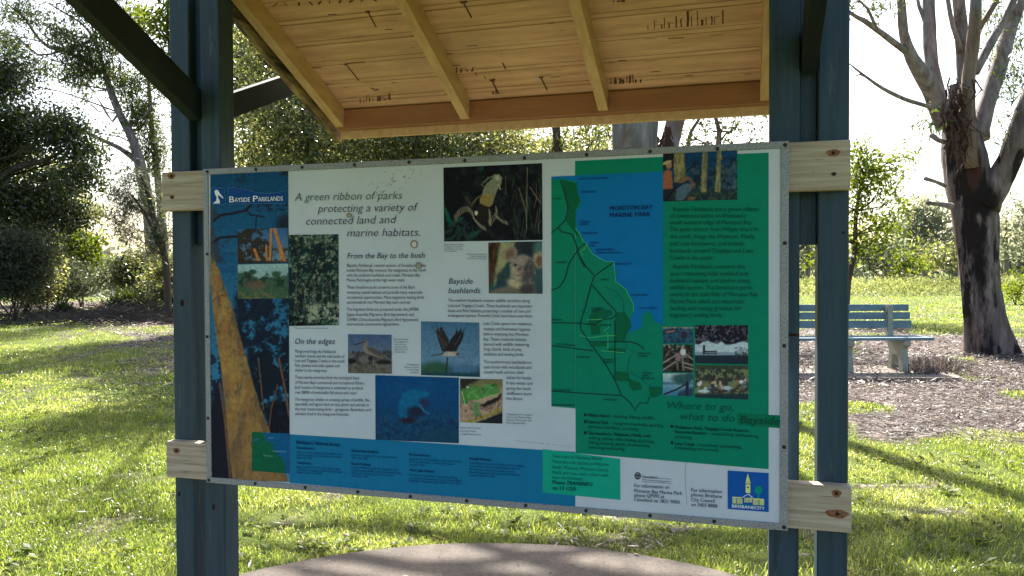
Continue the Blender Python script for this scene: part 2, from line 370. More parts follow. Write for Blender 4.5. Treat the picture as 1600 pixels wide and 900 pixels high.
# paler fascia board behind the beam, a little lower
mb = MB(); mb.cbox(XL+.002, XR, YE-.003, YE+.017, ZE-.002, ZE+.13, .003, 0, 0); mb.build('beam_trim', M['rafter'], shel)
def boards(front):
    mb = MB(); y = YR if not front else 2*YR-YE; ye = YE if not front else YR; rg = random.Random(7 if front else 3)
    bw = .128; k = 0
    while y < ye-.001:
        y1 = min(y+bw, ye); g = rg.uniform(.0018, .0038)
        slope_bar(mb, XL-.02, XR+.02, y+g, y1-g, .0955+rg.uniform(0, .0015), .112)
        yb = y+bw*.78
        if yb < y1-.01:
            mb.add([(XL-.015, yb, zroof(yb, .0949)), (XR+.015, yb, zroof(yb, .0949)), (XR+.015, yb+.0016, zroof(yb+.0016, .0949)), (XL-.015, yb+.0016, zroof(yb+.0016, .0949))], [(0, 1, 2, 3)], 1)
        y = y1
    a, b = (YR, YE) if not front else (2*YR-YE, YR)
    slope_bar(mb, XL-.02, XR+.02, a, b, .113, .116, 1)
    if not front:      # mould runs and scribbles under the boards, one shape per mark
        def P(px, py):
            d = ray(px, py); n = np.array([0, SL, 1.]); p0 = np.array([0, YE, zroof(YE, .0942)]); return CAM+d*((p0-CAM)@n/(d@n))
        def stroke(pts, wd):
            q = [P(*p) for p in pts]
            for i in range(len(q)-1):
                t = q[i+1]-q[i]; nrm = np.array([0, SL, 1.])/math.hypot(1, SL); s = np.cross(t, nrm); s = s/np.linalg.norm(s)*wd/2
                mb.add([q[i]-s, q[i+1]-s, q[i+1]+s, q[i]+s], [(0, 1, 2, 3)], 2)
        S = [([(575, 19), (588, 43)], .006), ([(571, 19), (578, 18)], .012), ([(540, 100), (561, 126)], .006), ([(537, 101), (546, 99)], .008), ([(724, 4), (737, 28)], .007), ([(719, 4), (730, 3)], .012),
             ([(785, 98), (790, 108)], .006), ([(768, 124), (779, 147)], .008), ([(765, 126), (774, 124)], .012), ([(845, 121), (855, 141)], .007), ([(842, 121), (849, 121)], .012),
             ([(578, 137), (592, 141)], .004), ([(580, 138), (586, 142), (592, 139)], .004), ([(860, 121), (875, 120)], .003), ([(720, 102), (706, 103), (706, 114)], .004)]
        def run(x0, y0, x1, y1, n, hmin, hmax, wds):
            for i in range(n):
                t = (i+rg.uniform(-.45, .45))/n; x = x0+(x1-x0)*t; y = y0+(y1-y0)*t; h = rg.uniform(hmin, hmax)*(1 if rg.random() < .7 else .4); k = rg.uniform(-1.5, 2.5)
                S.append(([(x, y), (x+k*.4, y-h*.5), (x+k*.2-.5, y-h)], rg.choice(wds)))
                if rg.random() < .35: S.append(([(x-1, y-h), (x+rg.uniform(3, 9), y-h-rg.uniform(-1.5, 1.5))], .0025))
        run(562, 161, 614, 156, 10, 2, 10, [.003, .005, .009]); run(703, 115, 745, 111, 8, 3, 12, [.003, .005]); run(1016, 46, 1135, 37, 15, 8, 24, [.003, .005, .009])
        run(954, 132, 1004, 129, 10, 6, 15, [.004, .008, .012]); run(768, 148, 784, 146, 4, 2, 7, [.003, .006]); run(960, 4, 980, 3, 5, 2, 7, [.004, .008])
        for i in range(10): S.append(([(430+i*17+rg.uniform(-5, 5), 5-i*.7), (432+i*17+rg.uniform(-8, 8), 11-i*1.0)], rg.choice([.004, .008])))
        for i in range(60):
            x = rg.uniform(470, 1180); yy = rg.uniform(20, 160); L = rg.uniform(3, 26); S.append(([(x, yy), (x+L, yy-.065*L)], rg.choice([.0012, .0012, .002, .004])))
        for i in range(8):
            S.append(([(728+i*14, 108+i*5.2), (731+i*14, 113+i*5.2)], .004)) if i < 4 else None
        for s in S: stroke(*s)
    mb.build('ceiling_boards', [M['soffit'], M['groove'], M['stain']], shel)
boards(False); boards(True)
for a, b, nm in ((YR, YE+.06, 0), (2*YR-YE-.06, YR, 1)):     # ribbed metal sheet over the boards
    mb = MB(); n = 28
    for i in range(n):
        x0 = XL-.06+(XR-XL+.12)*i/n; x1 = XL-.06+(XR-XL+.12)*(i+1)/n; h = .0 if i % 2 else .016
        slope_bar(mb, x0, x1, a, b, .120+h, .124+h)
    mb.build('roof_sheet', M['sheet'], shel)
for x0, x1 in ((XL-.052, XL-.022), (XR+.022, XR+.05)):
    for ya, yb in ((YR, YE+.05), (2*YR-YE-.05, YR)):
        mb = MB(); slope_bar(mb, x0, x1, ya, yb, -.02, .119); mb.build('barge_board', M['barge'], shel)
# braces in the slots between paired posts
def brace(xc, pts, h, th=.046):
    (ya, za), (yb, zb) = pts; d = np.array([yb-ya, zb-za]); d /= np.linalg.norm(d); n = np.array([-d[1], d[0]]); n = n if n[1] > 0 else -n
    mb = MB(); c = [(ya, za), (yb, zb), (yb+n[0]*h, zb+n[1]*h), (ya+n[0]*h, za+n[1]*h)]
    mb.prism_x(c, xc-th/2, xc+th/2); mb.build('brace', M['brace'], shel)
zc = CAM[2]-1.6
for xc, bot in ((-.0948, 0), (2.1702, .02)):
    brace(xc, [(.075, 2.203+zc+bot), (-.60, 2.52+zc+bot)], .112)
    brace(xc, [(.150, 2.195+zc+bot), (.80, 2.47+zc+bot)], .095)

# ------------------------------------------------------------------ notice board
board = thing('notice_board', 'large printed park information board in an aluminium edge screwed to the shelter rails', 'notice board', (BW/2, .01, ZB))
def bp(px, py, lay=0.):                   # measured point of the board -> metres on its face
    p = on(px, py, 1, 0.); return (float(p[0]), -lay, float(p[2]))
LIT = np.array([.45, .51, .56])
def lin(c): c = np.asarray(c, float)/255; return np.where(c <= .04045, c/12.92, ((c+.055)/1.055)**2.4)
def S(*c): return np.clip(lin(c[0] if len(c) == 1 else c)/LIT, .003, .86)      # printed ink albedo
INK = {}
def ink(*c):
    k = tuple(c)
    if k not in INK:
        INK[k] = plain('ink', tuple(S(*c)), .5, .08, 0, .05, 25); INK[k].name = 'printed_ink'
    return INK[k]
mb = MB(); mb.box(.004, BW-.004, .0, .012, ZB+.004, ZB+BH-.004)
def vinyl():
    m, nt, bs = mat('white_sign_vinyl'); v = coords(nt); n = noise(nt, v, 5, 5, .6); n2 = noise(nt, v, 150, 3, .7)
    c = ramp(nt, n, [(.3, (.55, .59, .63)), (.7, (.62, .66, .70))]); c = mixc(nt, ramp(nt, n2, [(.70, (0, 0, 0)), (.78, (.5, .5, .5))]), c, (.35, .33, .3))
    nt.links.new(c, bs.inputs['Base Color']); bs.inputs['Roughness'].default_value = .5; bs.inputs['Specular IOR Level'].default_value = .15; return m
mb.build('panel', vinyl(), board)
fw = .022
for nm, b in (('top', (0, BW, ZB+BH-fw, ZB+BH)), ('bot', (0, BW, ZB, ZB+fw)), ('l', (0, fw, ZB+fw+.0005, ZB+BH-fw-.0005)), ('r', (BW-fw-.002, BW, ZB+fw+.0005, ZB+BH-fw-.0005))):
    mb = MB(); mb.cbox(b[0], b[1], -.0045, .0265, b[2], b[3], .002, 0, 0 if nm in ('top', 'bot') else 2); mb.build('edge_strip', M['alu'], board)
SCR = [(325, 267), (401, 263), (473, 260), (555, 257), (640, 253), (727, 251), (820, 247), (917, 242), (1016, 237), (1121, 233), (1227, 227),
       (324, 757), (400, 755), (478, 761), (560, 768), (642, 775), (730, 782), (822, 789), (916, 797), (1016, 805), (1116, 814), (1226, 825),
       (325, 397), (325, 526), (325, 653), (1226, 380), (1225, 540), (1225, 698)]
for p in SCR:
    mb = MB(); x, _, z = bp(*p); x = min(max(x, .011), BW-.011); z = min(max(z, ZB+.011), ZB+BH-.011)
    mb.disc((x, -.0045, z), (0, -1, 0), .0062, .002, 10); mb.build('screw', M['screw'], board)
def shape(name, polys, color, lay, parent=board, label=None):
    mb = MB()
    for p in polys:
        vs = [bp(x, y, lay) for x, y in p]
        a = sum(vs[i][0]*vs[(i+1) % len(vs)][2]-vs[(i+1) % len(vs)][0]*vs[i][2] for i in range(len(vs)))
        f = tuple(range(len(vs))); mb.add(vs, [f if a > 0 else f[::-1]])
    o = mb.build(name, ink(*color), parent)
    if label: o['label'] = label
    return o
def ribbon_polys(pts, wd):
    out = []
    for i in range(len(pts)-1):
        (ax, ay), (bx, by) = pts[i], pts[i+1]; L = math.hypot(bx-ax, by-ay) or 1; nx, ny = -(by-ay)/L*wd/2, (bx-ax)/L*wd/2; ex, ey = (bx-ax)/L*wd*.3, (by-ay)/L*wd*.3
        out.append([(ax+nx-ex, ay+ny-ey), (bx+nx+ex, by+ny+ey), (bx-nx+ex, by-ny+ey), (ax-nx-ex, ay-ny-ey)])
    return out
def strip(pts, wd):
    n = len(pts); L = []; Rr = []
    for i in range(n):
        (ax, ay), (bx, by) = pts[max(i-1, 0)], pts[min(i+1, n-1)]; l = math.hypot(bx-ax, by-ay) or 1
        nx, ny = -(by-ay)/l*wd/2, (bx-ax)/l*wd/2; L.append((pts[i][0]+nx, pts[i][1]+ny)); Rr.append((pts[i][0]-nx, pts[i][1]-ny))
    return [[L[i], L[i+1], Rr[i+1], Rr[i]] for i in range(n-1)]
def lines(name, roads, wd, color, lay, parent=board, label=None):
    mb = MB()
    for k, r in enumerate(roads):
        for q in strip(r, wd):
            vs = [bp(x, y, lay+k*2e-5) for x, y in q]; mb.add(vs, [(0, 3, 2, 1)])
    o = mb.build(name, ink(*color), parent)
    if label: o['label'] = label
    return o
# ---- flat printed areas
GREEN = (0, 96, 77)
shape('blue_band', [[(453, 678.5), (899, 706), (899, 792.5), (453, 754.5)]], (13, 86, 122), .0006, label='blue printed band along the bottom edge')
shape('green_panel', [[(898.5, 251.5), (1036, 245), (1201, 238.5), (1201, 733), (899.5, 708)], [(861.5, 276), (898.2, 274.5), (899.2, 638), (861.5, 635)]], GREEN, .0006, label='green printed area behind the map')
shape('teal_panel', [[(848, 701.5), (969, 717), (969.5, 781), (848, 769.5)]], (12, 122, 103), .0011, label='teal printed box with the phone number')
shape('title_strip', [[(1152, 645), (1220.5, 649), (1220.5, 669), (1152, 664)]], (0, 84, 62), .0010, label='dark green strip under the word Bayside')
# ---- map
mp = shape('map', [[(861.5, 281), (878, 279), (902, 284), (903, 300), (908, 313), (907, 321), (900, 330), (900, 345), (902, 350), (899, 357), (904, 362), (910, 370), (911, 376), (916, 381), (922, 388), (926, 397), (935, 405),
     (945, 408), (959, 409), (958, 417), (960, 425), (972, 423), (962, 428), (962, 440), (970, 445), (978, 452), (985, 463), (989.5, 475), (990, 488), (986, 497), (981, 502), (980, 515), (983, 520), (1003, 511), (1005, 490),
     (1011, 485), (1019, 492), (1024, 502), (1034, 508), (1036, 508), (1036, 268), (861.5, 276)]], (0, 84, 138), .0012, label='map of the bay with black roads and blue sea')
for pg in ([[(879, 281), (900, 286), (902, 301), (906.5, 313), (899, 330), (899, 357), (909, 377), (897, 362), (885, 346), (889, 328)],
     [(925, 486), (937, 480), (946, 484), (955, 484), (957, 492), (944, 498), (932, 508), (918, 506)], [(962, 488), (976, 488), (985, 500), (987, 512), (980, 520), (974, 535), (962, 534)],
     [(923, 508), (938, 508), (938, 522), (923, 524)], [(926, 536), (948, 535), (948, 541), (926, 541)], [(950, 543), (978, 545), (977, 552), (950, 550)], [(963, 580), (982, 582), (984, 596), (963, 595)],
     [(983, 592), (1000, 598), (1003, 608), (990, 611), (983, 603)], [(1014, 604), (1034, 604), (1033, 614), (1026, 620), (1016, 621)]]): shape('park_land', [pg], (0, 72, 50), .0015, mp)
shape('sea_inlet', [[(970, 446), (967, 438), (963, 433), (961, 427), (969, 432), (974, 442), (980, 433), (985, 443), (978, 447)]], (0, 84, 138), .0016, mp)
for pl in ([[(899, 357), (904, 362), (911, 376), (916, 381), (926, 397), (945, 408), (959, 409), (962, 440), (978, 452), (989.5, 475), (990, 488)],
     [(918, 378), (914, 388), (906, 394), (911, 399)], [(918, 500), (950, 498), (951, 512), (944, 516), (950, 522), (950, 545)], [(905, 524), (922, 528), (940, 525), (963, 524)], [(940, 548), (976, 551)]]): lines('coast_line', [pl], .8, (60, 150, 90), .0018, mp)
for pl in ([[(980, 515), (976, 530), (980, 545), (992, 547), (984, 558), (980, 578), (990, 585), (1000, 590), (1008, 597), (1018, 604), (1034, 606), (1033, 616), (1022, 621)], [(945, 448), (962, 455), (974, 470), (975, 490)], [(908, 485), (918, 490), (925, 505)]]): lines('creek_line', [pl], .8, (0, 62, 78), .0019, mp)
lines('road_line', [[(876, 281), (882, 300), (888, 325), (884, 343), (872, 356), (861.5, 364)], [(872, 356), (878, 362), (894, 366), (901, 383), (904, 398), (917, 418), (929, 431)], [(915, 380), (905, 388), (898, 398), (889, 412), (883, 435), (875, 448), (861.5, 454)],
     [(929, 431), (957, 411)], [(929, 431), (924, 444), (916, 475), (907, 505), (908, 515), (925, 540), (945, 567), (961, 594), (971, 617), (986, 630), (992, 641), (1000, 629), (1012, 630), (1014, 620)], [(924, 444), (945, 468), (962, 486), (963, 493), (955, 498), (942, 499), (930, 508), (906, 505)],
     [(861.5, 504), (906, 505)], [(863, 540), (927, 548)], [(861.5, 611), (971, 618)], [(961, 500), (961, 594)], [(921, 534), (985, 534), (998, 538), (1007, 546)], [(903, 392), (906, 403), (914, 418)], [(863, 632), (897, 633)]], 1.5, (14, 34, 36), .0020, mp)
# ---- printed photographs, coloured point by point
def fbm(x, y, s, seed, o=5):
    r = 0; a = 1.; t = 0
    for i in range(o):
        c, n_ = math.cos(i*.9+.4), math.sin(i*.9+.4); r = r+a*vnoise((x*c-y*n_)/s*2**i+13*i, (x*n_+y*c)/s*2**i+7*i, seed+i); t += a; a *= .66
    r = r/t
    return .5+(r-.5)*1.35
def printmat():
    m, nt, bs = mat('photo_print'); a = nn(nt, 'ShaderNodeAttribute', attribute_name='ink')
    n = noise(nt, coords(nt), 500, 2); c = mixc(nt, 1., a.outputs['Color'], ramp(nt, n, [(.3, (.85, .85, .85)), (.7, (1, 1, 1))]), 'MULTIPLY')
    nt.links.new(c, bs.inputs['Base Color']); bs.inputs['Roughness'].default_value = .5; bs.inputs['Specular IOR Level'].default_value = .08; return m
M['print'] = printmat()
class Pic:
    def __init__(s, tl, tr, br, bl, base, step=1.):
        s.nx = max(4, int((tr[0]-tl[0])/step)); s.ny = max(4, int((bl[1]-tl[1])/step)); a, b = np.meshgrid(np.linspace(0, 1, s.nx+1), np.linspace(0, 1, s.ny+1))
        tl, tr, br, bl = [np.array(p, float) for p in (tl, tr, br, bl)]; g = lambda i: (tl[i]*(1-a)+tr[i]*a)*(1-b)+(bl[i]*(1-a)+br[i]*a)*b
        s.X, s.Y, s.a, s.b = g(0), g(1), a, b; s.c = np.zeros(a.shape+(3,)); s.c[:] = base
    def mix(s, m, c): s.c = s.c*(1-m[..., None])+np.asarray(c, float)*m[..., None]
    def grad(s, top, bot, p=1): t = (s.b**p)[..., None]; s.c = np.asarray(top, float)*(1-t)+np.asarray(bot, float)*t
    def ell(s, cx, cy, rx, ry, c, rot=0, soft=.25, al=1):
        x, y = s.X-cx, s.Y-cy; r = R(rot); u = x*math.cos(r)+y*math.sin(r); v = -x*math.sin(r)+y*math.cos(r)
        s.mix(al*smooth01((1+soft-np.hypot(u/rx, v/ry))/(2*soft)), c)
    def poly(s, pts, c, soft=.8, al=.94): s.mix(al*smooth01(.5-(sdf(s.X, s.Y, pts)+(fbm(s.X, s.Y, 3, 77, 2)-.5)*1.6)/(2.4*soft)), c)
    def line(s, pts, w, c, soft=.6, al=1): s.mix(al*smooth01((w/2+soft-segdist(s.X, s.Y, pts))/(2*soft)), c)
    def nz(s, sc, thr, c, seed, al=1, k=8, mask=None, sx=1, sy=1):
        m = smooth01((fbm(s.X/sx, s.Y/sy, sc, seed)-thr)*k+.5)*al; s.mix(m if mask is None else m*mask, c)
    def win(s, x0, y0, x1, y1, soft=4): return smooth01((s.X-x0)/soft+.5)*smooth01((x1-s.X)/soft+.5)*smooth01((s.Y-y0)/soft+.5)*smooth01((y1-s.Y)/soft+.5)
    def build(s, label, lay=.0012, parent=board):
        n = s.X.size; d = FWD[None]+RGT[None]*((s.X.ravel()-800)/F_PX)[:, None]-UPV[None]*((s.Y.ravel()-450)/F_PX)[:, None]
        t = (0-CAM[1])/d[:, 1]; P = CAM+d*t[:, None]; P[:, 1] = -lay
        s.c = s.c*(.89+.23*fbm(s.X, s.Y, 3.2, 300+int(s.X[0, 0]) % 50, 3))[..., None]
        i = np.arange(n).reshape(s.ny+1, s.nx+1); q = np.stack([i[1:, :-1], i[1:, 1:], i[:-1, 1:], i[:-1, :-1]], -1).reshape(-1, 4)
        me = np_mesh('printed_photo', P, [4]*len(q), q); ca = me.color_attributes.new('ink', 'FLOAT_COLOR', 'POINT')
        k = np.clip(lin((s.c*.84+s.c.mean(-1, keepdims=True)*.16)*.82)/LIT, .002, .8); ca.data.foreach_set('color', np.concatenate([k.reshape(-1, 3), np.ones((n, 1))], 1).astype(np.float32).ravel())
        o = link('printed_photo', me, M['print'], parent); o['label'] = label; return o
# tall gum tree photograph on the left
p = Pic((329, 268.5), (450.5, 265), (453, 753.5), (328, 748), (0, 80, 140)); p.grad((0, 66, 118), (46, 128, 172), .8)
p.nz(26, .60, (30, 36, 52), 3, .9, 9, p.win(395, 262, 470, 312, 10)); p.nz(16, .55, (44, 52, 66), 4, .8, 8, p.win(320, 328, 362, 412, 10)); p.nz(22, .62, (20, 40, 66), 14, .8, 8, p.win(365, 262, 400, 300, 8))
p.ell(448, 352, 16, 16, (24, 30, 50), 0, .5, .9); p.nz(9, .55, (20, 34, 56), 5, .8, 9, p.win(400, 315, 452, 330, 6))
for pts, ww in (([(333, 346), (345, 336), (362, 334), (384, 329), (393, 320)], 4), ([(386, 329), (392, 336), (402, 337), (413, 339)], 2.5), ([(401, 337), (400, 356)], 2), ([(331, 380), (345, 371), (371, 369.5)], 4)): p.line(pts, ww, (26, 26, 40))
p.nz(20, .44, (16, 28, 50), 6, .95, 9, p.win(368, 458, 470, 545, 14)); p.nz(18, .46, (14, 22, 36), 7, .95, 9, p.win(386, 540, 470, 690, 14)); p.nz(8, .5, (12, 26, 48), 27, .8, 9, p.win(362, 450, 470, 690, 14)); p.ell(440, 655, 26, 28, (18, 18, 32), 0, .4, .9)
p.nz(12, .48, (20, 34, 60), 8, .9, 9, p.win(320, 490, 350, 620, 10)); p.poly([(326, 640), (338, 600), (356, 640), (362, 700), (367, 752), (326, 752)], (20, 18, 34), 6)
for pts, ww in (([(436, 560), (446, 610), (452, 650)], 3), ([(404, 560), (408, 600), (412, 640)], 2), ([(418, 690), (424, 640), (434, 600)], 1.5), ([(344, 600), (352, 660), (360, 748)], 3)): p.line(pts, ww, (104, 74, 56))
T = [(329, 398), (332, 404), (340, 418), (353, 452), (366, 490), (376, 530), (388, 570), (396, 600), (408, 640), (424, 680), (437, 720), (452, 752), (364, 752), (357, 690), (351, 620), (346, 575), (339, 530), (333, 480), (329, 440)]
p.poly(T, (164, 122, 56), 1.5); ti = inpoly(p.X, p.Y, T).astype(float)
p.mix(ti*smooth01((segdist(p.X, p.Y, T[:7]+T[7:12])*-1+16)/16)*.75, (92, 70, 50)); p.nz(30, .5, (138, 98, 54), 9, .7, 5, ti, .6, 2); p.nz(14, .62, (86, 74, 60), 10, .7, 8, ti, .6, 2.2); p.nz(18, .6, (172, 140, 60), 12, .5, 6, ti)
p.mix(ti*smooth01((p.Y-560)/150)*.45, (120, 92, 56)); p.line([(333, 470), (341, 463), (352, 461)], 2, (110, 70, 36)); p.line([(330, 420), (344, 423)], 1.5, (120, 76, 36))
p.poly([(330, 318), (334, 300), (333, 360), (336, 405), (330, 400)], (70, 66, 66), 2, .8); p.build('photo of a yellow gum trunk against blue sky')
# two small photos over it
p = Pic((371.5, 358), (450, 356), (450.5, 410.5), (372, 412), (58, 108, 160)); p.grad((40, 90, 150), (96, 130, 160)); p.nz(9, .46, (44, 40, 34), 20, .95, 9, p.win(360, 350, 424, 404, 6)); p.nz(10, .45, (60, 44, 30), 21, 1, 9, p.win(360, 388, 460, 408, 6))
for x0, y0, x1, y1, ww in ((429, 356, 446, 412, 5), (424, 358, 422, 410, 3.5), (398, 390, 405, 408, 4), (416, 385, 418, 408, 3), (436, 380, 440, 410, 2)): p.line([(x0, y0), (x1, y1)], ww, (186, 118, 50))
p.poly([(370, 404), (400, 407), (452, 409), (452, 414), (370, 414)], (44, 34, 28), 2); p.build('small photo of orange tree trunks', .0020)
p = Pic((372, 413.5), (450.5, 412), (451, 466), (372, 467), (120, 170, 180)); p.grad((132, 176, 184), (110, 150, 150))
p.poly([(370, 428), (384, 424), (395, 430), (405, 436), (425, 433), (452, 430), (452, 470), (370, 470)], (50, 84, 60), 2); p.nz(8, .52, (24, 50, 40), 22, .8, 8, p.win(360, 425, 460, 448, 5)); p.ell(395, 425, 6, 4, (40, 78, 60)); p.ell(432, 428, 7, 4, (44, 86, 62)); p.ell(400, 445, 16, 7, (104, 84, 70), 0, .5, .8); p.nz(5, .55, (120, 110, 60), 23, .6, 8, p.win(360, 452, 460, 470, 5)); p.build('small photo of a scrubby pale green swamp', .0020)
# mangroves
p = Pic((451, 367), (529, 366), (530, 508), (452, 509.5), (38, 76, 66)); p.nz(14, .5, (86, 112, 92), 30, .8, 6, p.win(440, 360, 540, 428, 20)); p.nz(3, .57, (150, 164, 140), 31, .7, 9); p.nz(2.5, .56, (18, 30, 34), 35, .7, 9); p.nz(9, .52, (10, 30, 38), 32, .9, 8); p.mix(smooth01((p.Y-478)/12)*smooth01((492-p.Y)/10)*.7, (18, 22, 26))
p.nz(6, .5, (150, 165, 140), 33, .9, 9, p.win(480, 474, 540, 505, 10))
for pts, ww in (([(470, 482), (474, 455), (490, 425), (496, 400), (502, 380)], 2.6), ([(482, 460), (494, 435), (510, 412), (529, 405)], 2.4), ([(466, 480), (462, 450), (452, 434)], 1.6), ([(495, 470), (496, 440), (492, 420)], 2), ([(515, 470), (514, 430)], 1.6), ([(460, 440), (468, 425)], 1.2), ([(452, 366), (460, 372), (458, 396)], 2)): p.line(pts, ww, (26, 24, 26))
for i in range(16):
    x = 456+i*4.6; p.line([(x, 484), (x+4*math.sin(i*2.1), 450), (x+7*math.sin(i*1.3), 436)], .9, (120, 120, 110) if i % 3 else (30, 30, 32), .6, .7)
p.nz(7, .5, (8, 14, 18), 34, .9, 8, p.win(440, 490, 476, 512, 8)); p.build('photo of a tangled mangrove thicket')
# water dragon
p = Pic((693, 262), (847, 255), (848, 375), (694, 377.5), (14, 15, 24)); p.nz(10, .6, (28, 46, 44), 40, .8, 8, p.win(780, 250, 860, 380, 20)); p.nz(12, .64, (30, 44, 46), 41, .6, 8)
for i in range(26):
    x = 790+(i*37 % 56); y = 275+(i*53 % 90); p.line([(x, y), (x+5*math.sin(i*1.7), y+22+8*math.cos(i))], 1., (66, 84, 74) if i % 3 else (120, 116, 96), .5, .65)
for a in ([(811, 294), (822, 330), (823, 356)], [(828, 292), (845, 318)], [(824, 262), (823, 345)]): p.line(a, 1, (128, 122, 96))
p.poly([(694, 318), (702, 334), (707, 350), (700, 348), (694, 332)], (0, 92, 70), 1); p.ell(712, 346, 14, 3, (20, 70, 56), -28); p.ell(742, 366, 12, 2.5, (16, 70, 56), -30); p.nz(6, .6, (30, 70, 66), 42, .7, 8, p.win(690, 345, 745, 380, 8)); p.ell(752, 263, 4, 3, (10, 70, 66))
p.poly([(752, 308), (757, 292), (764, 280), (772, 273), (780, 272), (785, 278), (783, 288), (776, 300), (770, 318), (766, 323), (756, 322), (750, 318)], (124, 132, 112), 1); p.poly([(751, 306), (770, 302), (768, 318), (765, 323), (756, 322), (750, 314)], (150, 130, 64), 1.5)
for i in range(5): p.line([(753+i*3.2, 306), (755+i*2.8, 320)], .8, (84, 74, 40), .5, .7)
p.poly([(753, 284), (764, 276), (772, 274), (764, 284), (756, 290)], (76, 104, 80), 1); p.line([(754, 290), (768, 279)], 2.5, (20, 18, 18)); p.line([(752, 288), (757, 292)], 1, (150, 120, 90)); p.line([(779, 288), (782, 296)], 1.6, (170, 170, 150)); p.ell(777, 278, 4, 4, (160, 166, 150), 0, .6)
p.poly([(749, 318), (742, 330), (738, 342), (752, 350), (772, 345), (768, 326)], (34, 28, 28), 2); p.ell(744, 333, 3, 3.5, (190, 184, 170)); p.line([(736, 322), (745, 310), (752, 306)], 3, (84, 76, 66))
def banded(pts, n, w_, seed):
    rg = random.Random(seed); q, _ = curve_pts([(x, y, 0) for x, y in pts], [1]*len(pts), .8); m = max(1, len(q)//n)
    for k in range(0, len(q), m): p.line([(q[k][0]-1.2+rg.uniform(-.6, .6), q[k][1]-w_), (q[k][0]+1.2, q[k][1]+w_)], 1.3, (140, 136, 118), .5, .85)
p.line([(712, 340), (722, 329), (732, 326), (738, 334)], 8, (44, 42, 42)); banded([(712, 340), (718, 332), (726, 327), (734, 328), (739, 334)], 10, 4, 1); banded([(739, 338), (744, 346), (752, 354), (758, 357)], 9, 3, 2); banded([(776, 326), (775, 336), (764, 350)], 8, 4, 3); banded([(776, 338), (784, 345), (793, 349)], 7, 2.5, 4); banded([(765, 330), (766, 350)], 7, 3, 5)
p.line([(728, 308), (738, 322)], 4, (60, 52, 46)); p.build('photo of a lizard with raised yellow throat on black')
# koala
p = Pic((763, 379), (847, 377), (848, 459), (764, 458.5), (58, 84, 88)); p.grad((64, 84, 90), (38, 76, 86)); p.ell(830, 385, 28, 18, (34, 40, 50), 0, .5); p.ell(843, 392, 10, 16, (60, 110, 110), 0, .5); p.poly([(764, 378), (782, 378), (776, 400), (771, 440), (764, 448)], (82, 50, 30), 1); p.nz(8, .52, (40, 22, 14), 50, .8, 8, p.win(762, 376, 779, 446, 3), .5, 2)
p.poly([(783, 378), (805, 378), (796, 400), (786, 425), (772, 447), (774, 425), (778, 400)], (150, 152, 104), 2.5); p.poly([(776, 430), (795, 410), (800, 440), (776, 452)], (36, 60, 70), 3, .9)
p.ell(797, 397, 11, 13, (140, 122, 104), 30, .25); p.ell(797, 397, 6, 8, (110, 88, 74), 30, .5); p.ell(843, 406, 10, 13, (158, 140, 118), 0, .3); p.ell(843, 408, 5, 8, (104, 80, 60), 0, .5)
p.ell(817, 418, 19, 20, (132, 124, 116), 0, .15); p.ell(826, 424, 10, 18, (66, 66, 72), 10, .4); p.poly([(799, 412), (797, 440), (812, 444), (814, 430)], (150, 142, 118), 3); p.poly([(790, 448), (800, 436), (818, 440), (835, 440), (838, 462), (770, 462), (766, 455)], (110, 100, 92), 3); p.ell(806, 444, 14, 6, (170, 162, 132), 20, .5); p.ell(824, 452, 12, 9, (62, 60, 64), 0, .5)
p.ell(805, 414, 2.4, 2.2, (22, 18, 18)); p.ell(814, 421, 4.5, 6, (90, 84, 84), 15, .4); p.ell(813, 425, 3.5, 3, (150, 104, 84)); p.line([(808, 431), (815, 429)], 1.4, (50, 40, 36)); p.nz(3, .6, (170, 165, 150), 51, .35, 8, p.win(796, 400, 838, 444, 4)); p.build('photo of a grey koala in a tree fork')
# wading bird
p = Pic((544, 522), (612, 523), (612.5, 584), (544, 583), (60, 92, 142)); p.grad((52, 84, 136), (104, 116, 140), .7); p.mix(smooth01((p.Y-549)/6), (98, 100, 104)); p.nz(7, .5, (52, 54, 58), 60, .8, 8, p.win(540, 548, 620, 570, 4)); p.ell(549, 564, 7, 4, (26, 28, 34)); p.ell(600, 566, 12, 3, (30, 32, 38)); p.ell(571, 561, 10, 6, (98, 98, 100)); p.mix(smooth01((p.Y-569)/4), (96, 94, 90)); p.nz(4, .55, (66, 64, 62), 61, .6, 8, p.win(540, 568, 620, 590, 3))
p.poly([(568, 538), (571, 531), (575, 533), (575, 541), (583, 544), (600, 558), (597, 560), (585, 557), (572, 552), (567, 546)], (130, 118, 108), 1); p.poly([(573, 542), (584, 544), (602, 559), (590, 556), (577, 549)], (76, 72, 70), 1); p.line([(571, 534), (563, 536), (554, 539)], 1.4, (40, 38, 44)); p.ell(571, 532, 3.5, 2.5, (96, 84, 76)); p.line([(577, 556), (578, 568)], 1.3, (30, 30, 34)); p.line([(581, 556), (581, 568)], 1.3, (30, 30, 34)); p.ell(579, 560, 4, 3, (34, 32, 36), 0, .5); p.build('photo of a long-billed wading bird on stones')
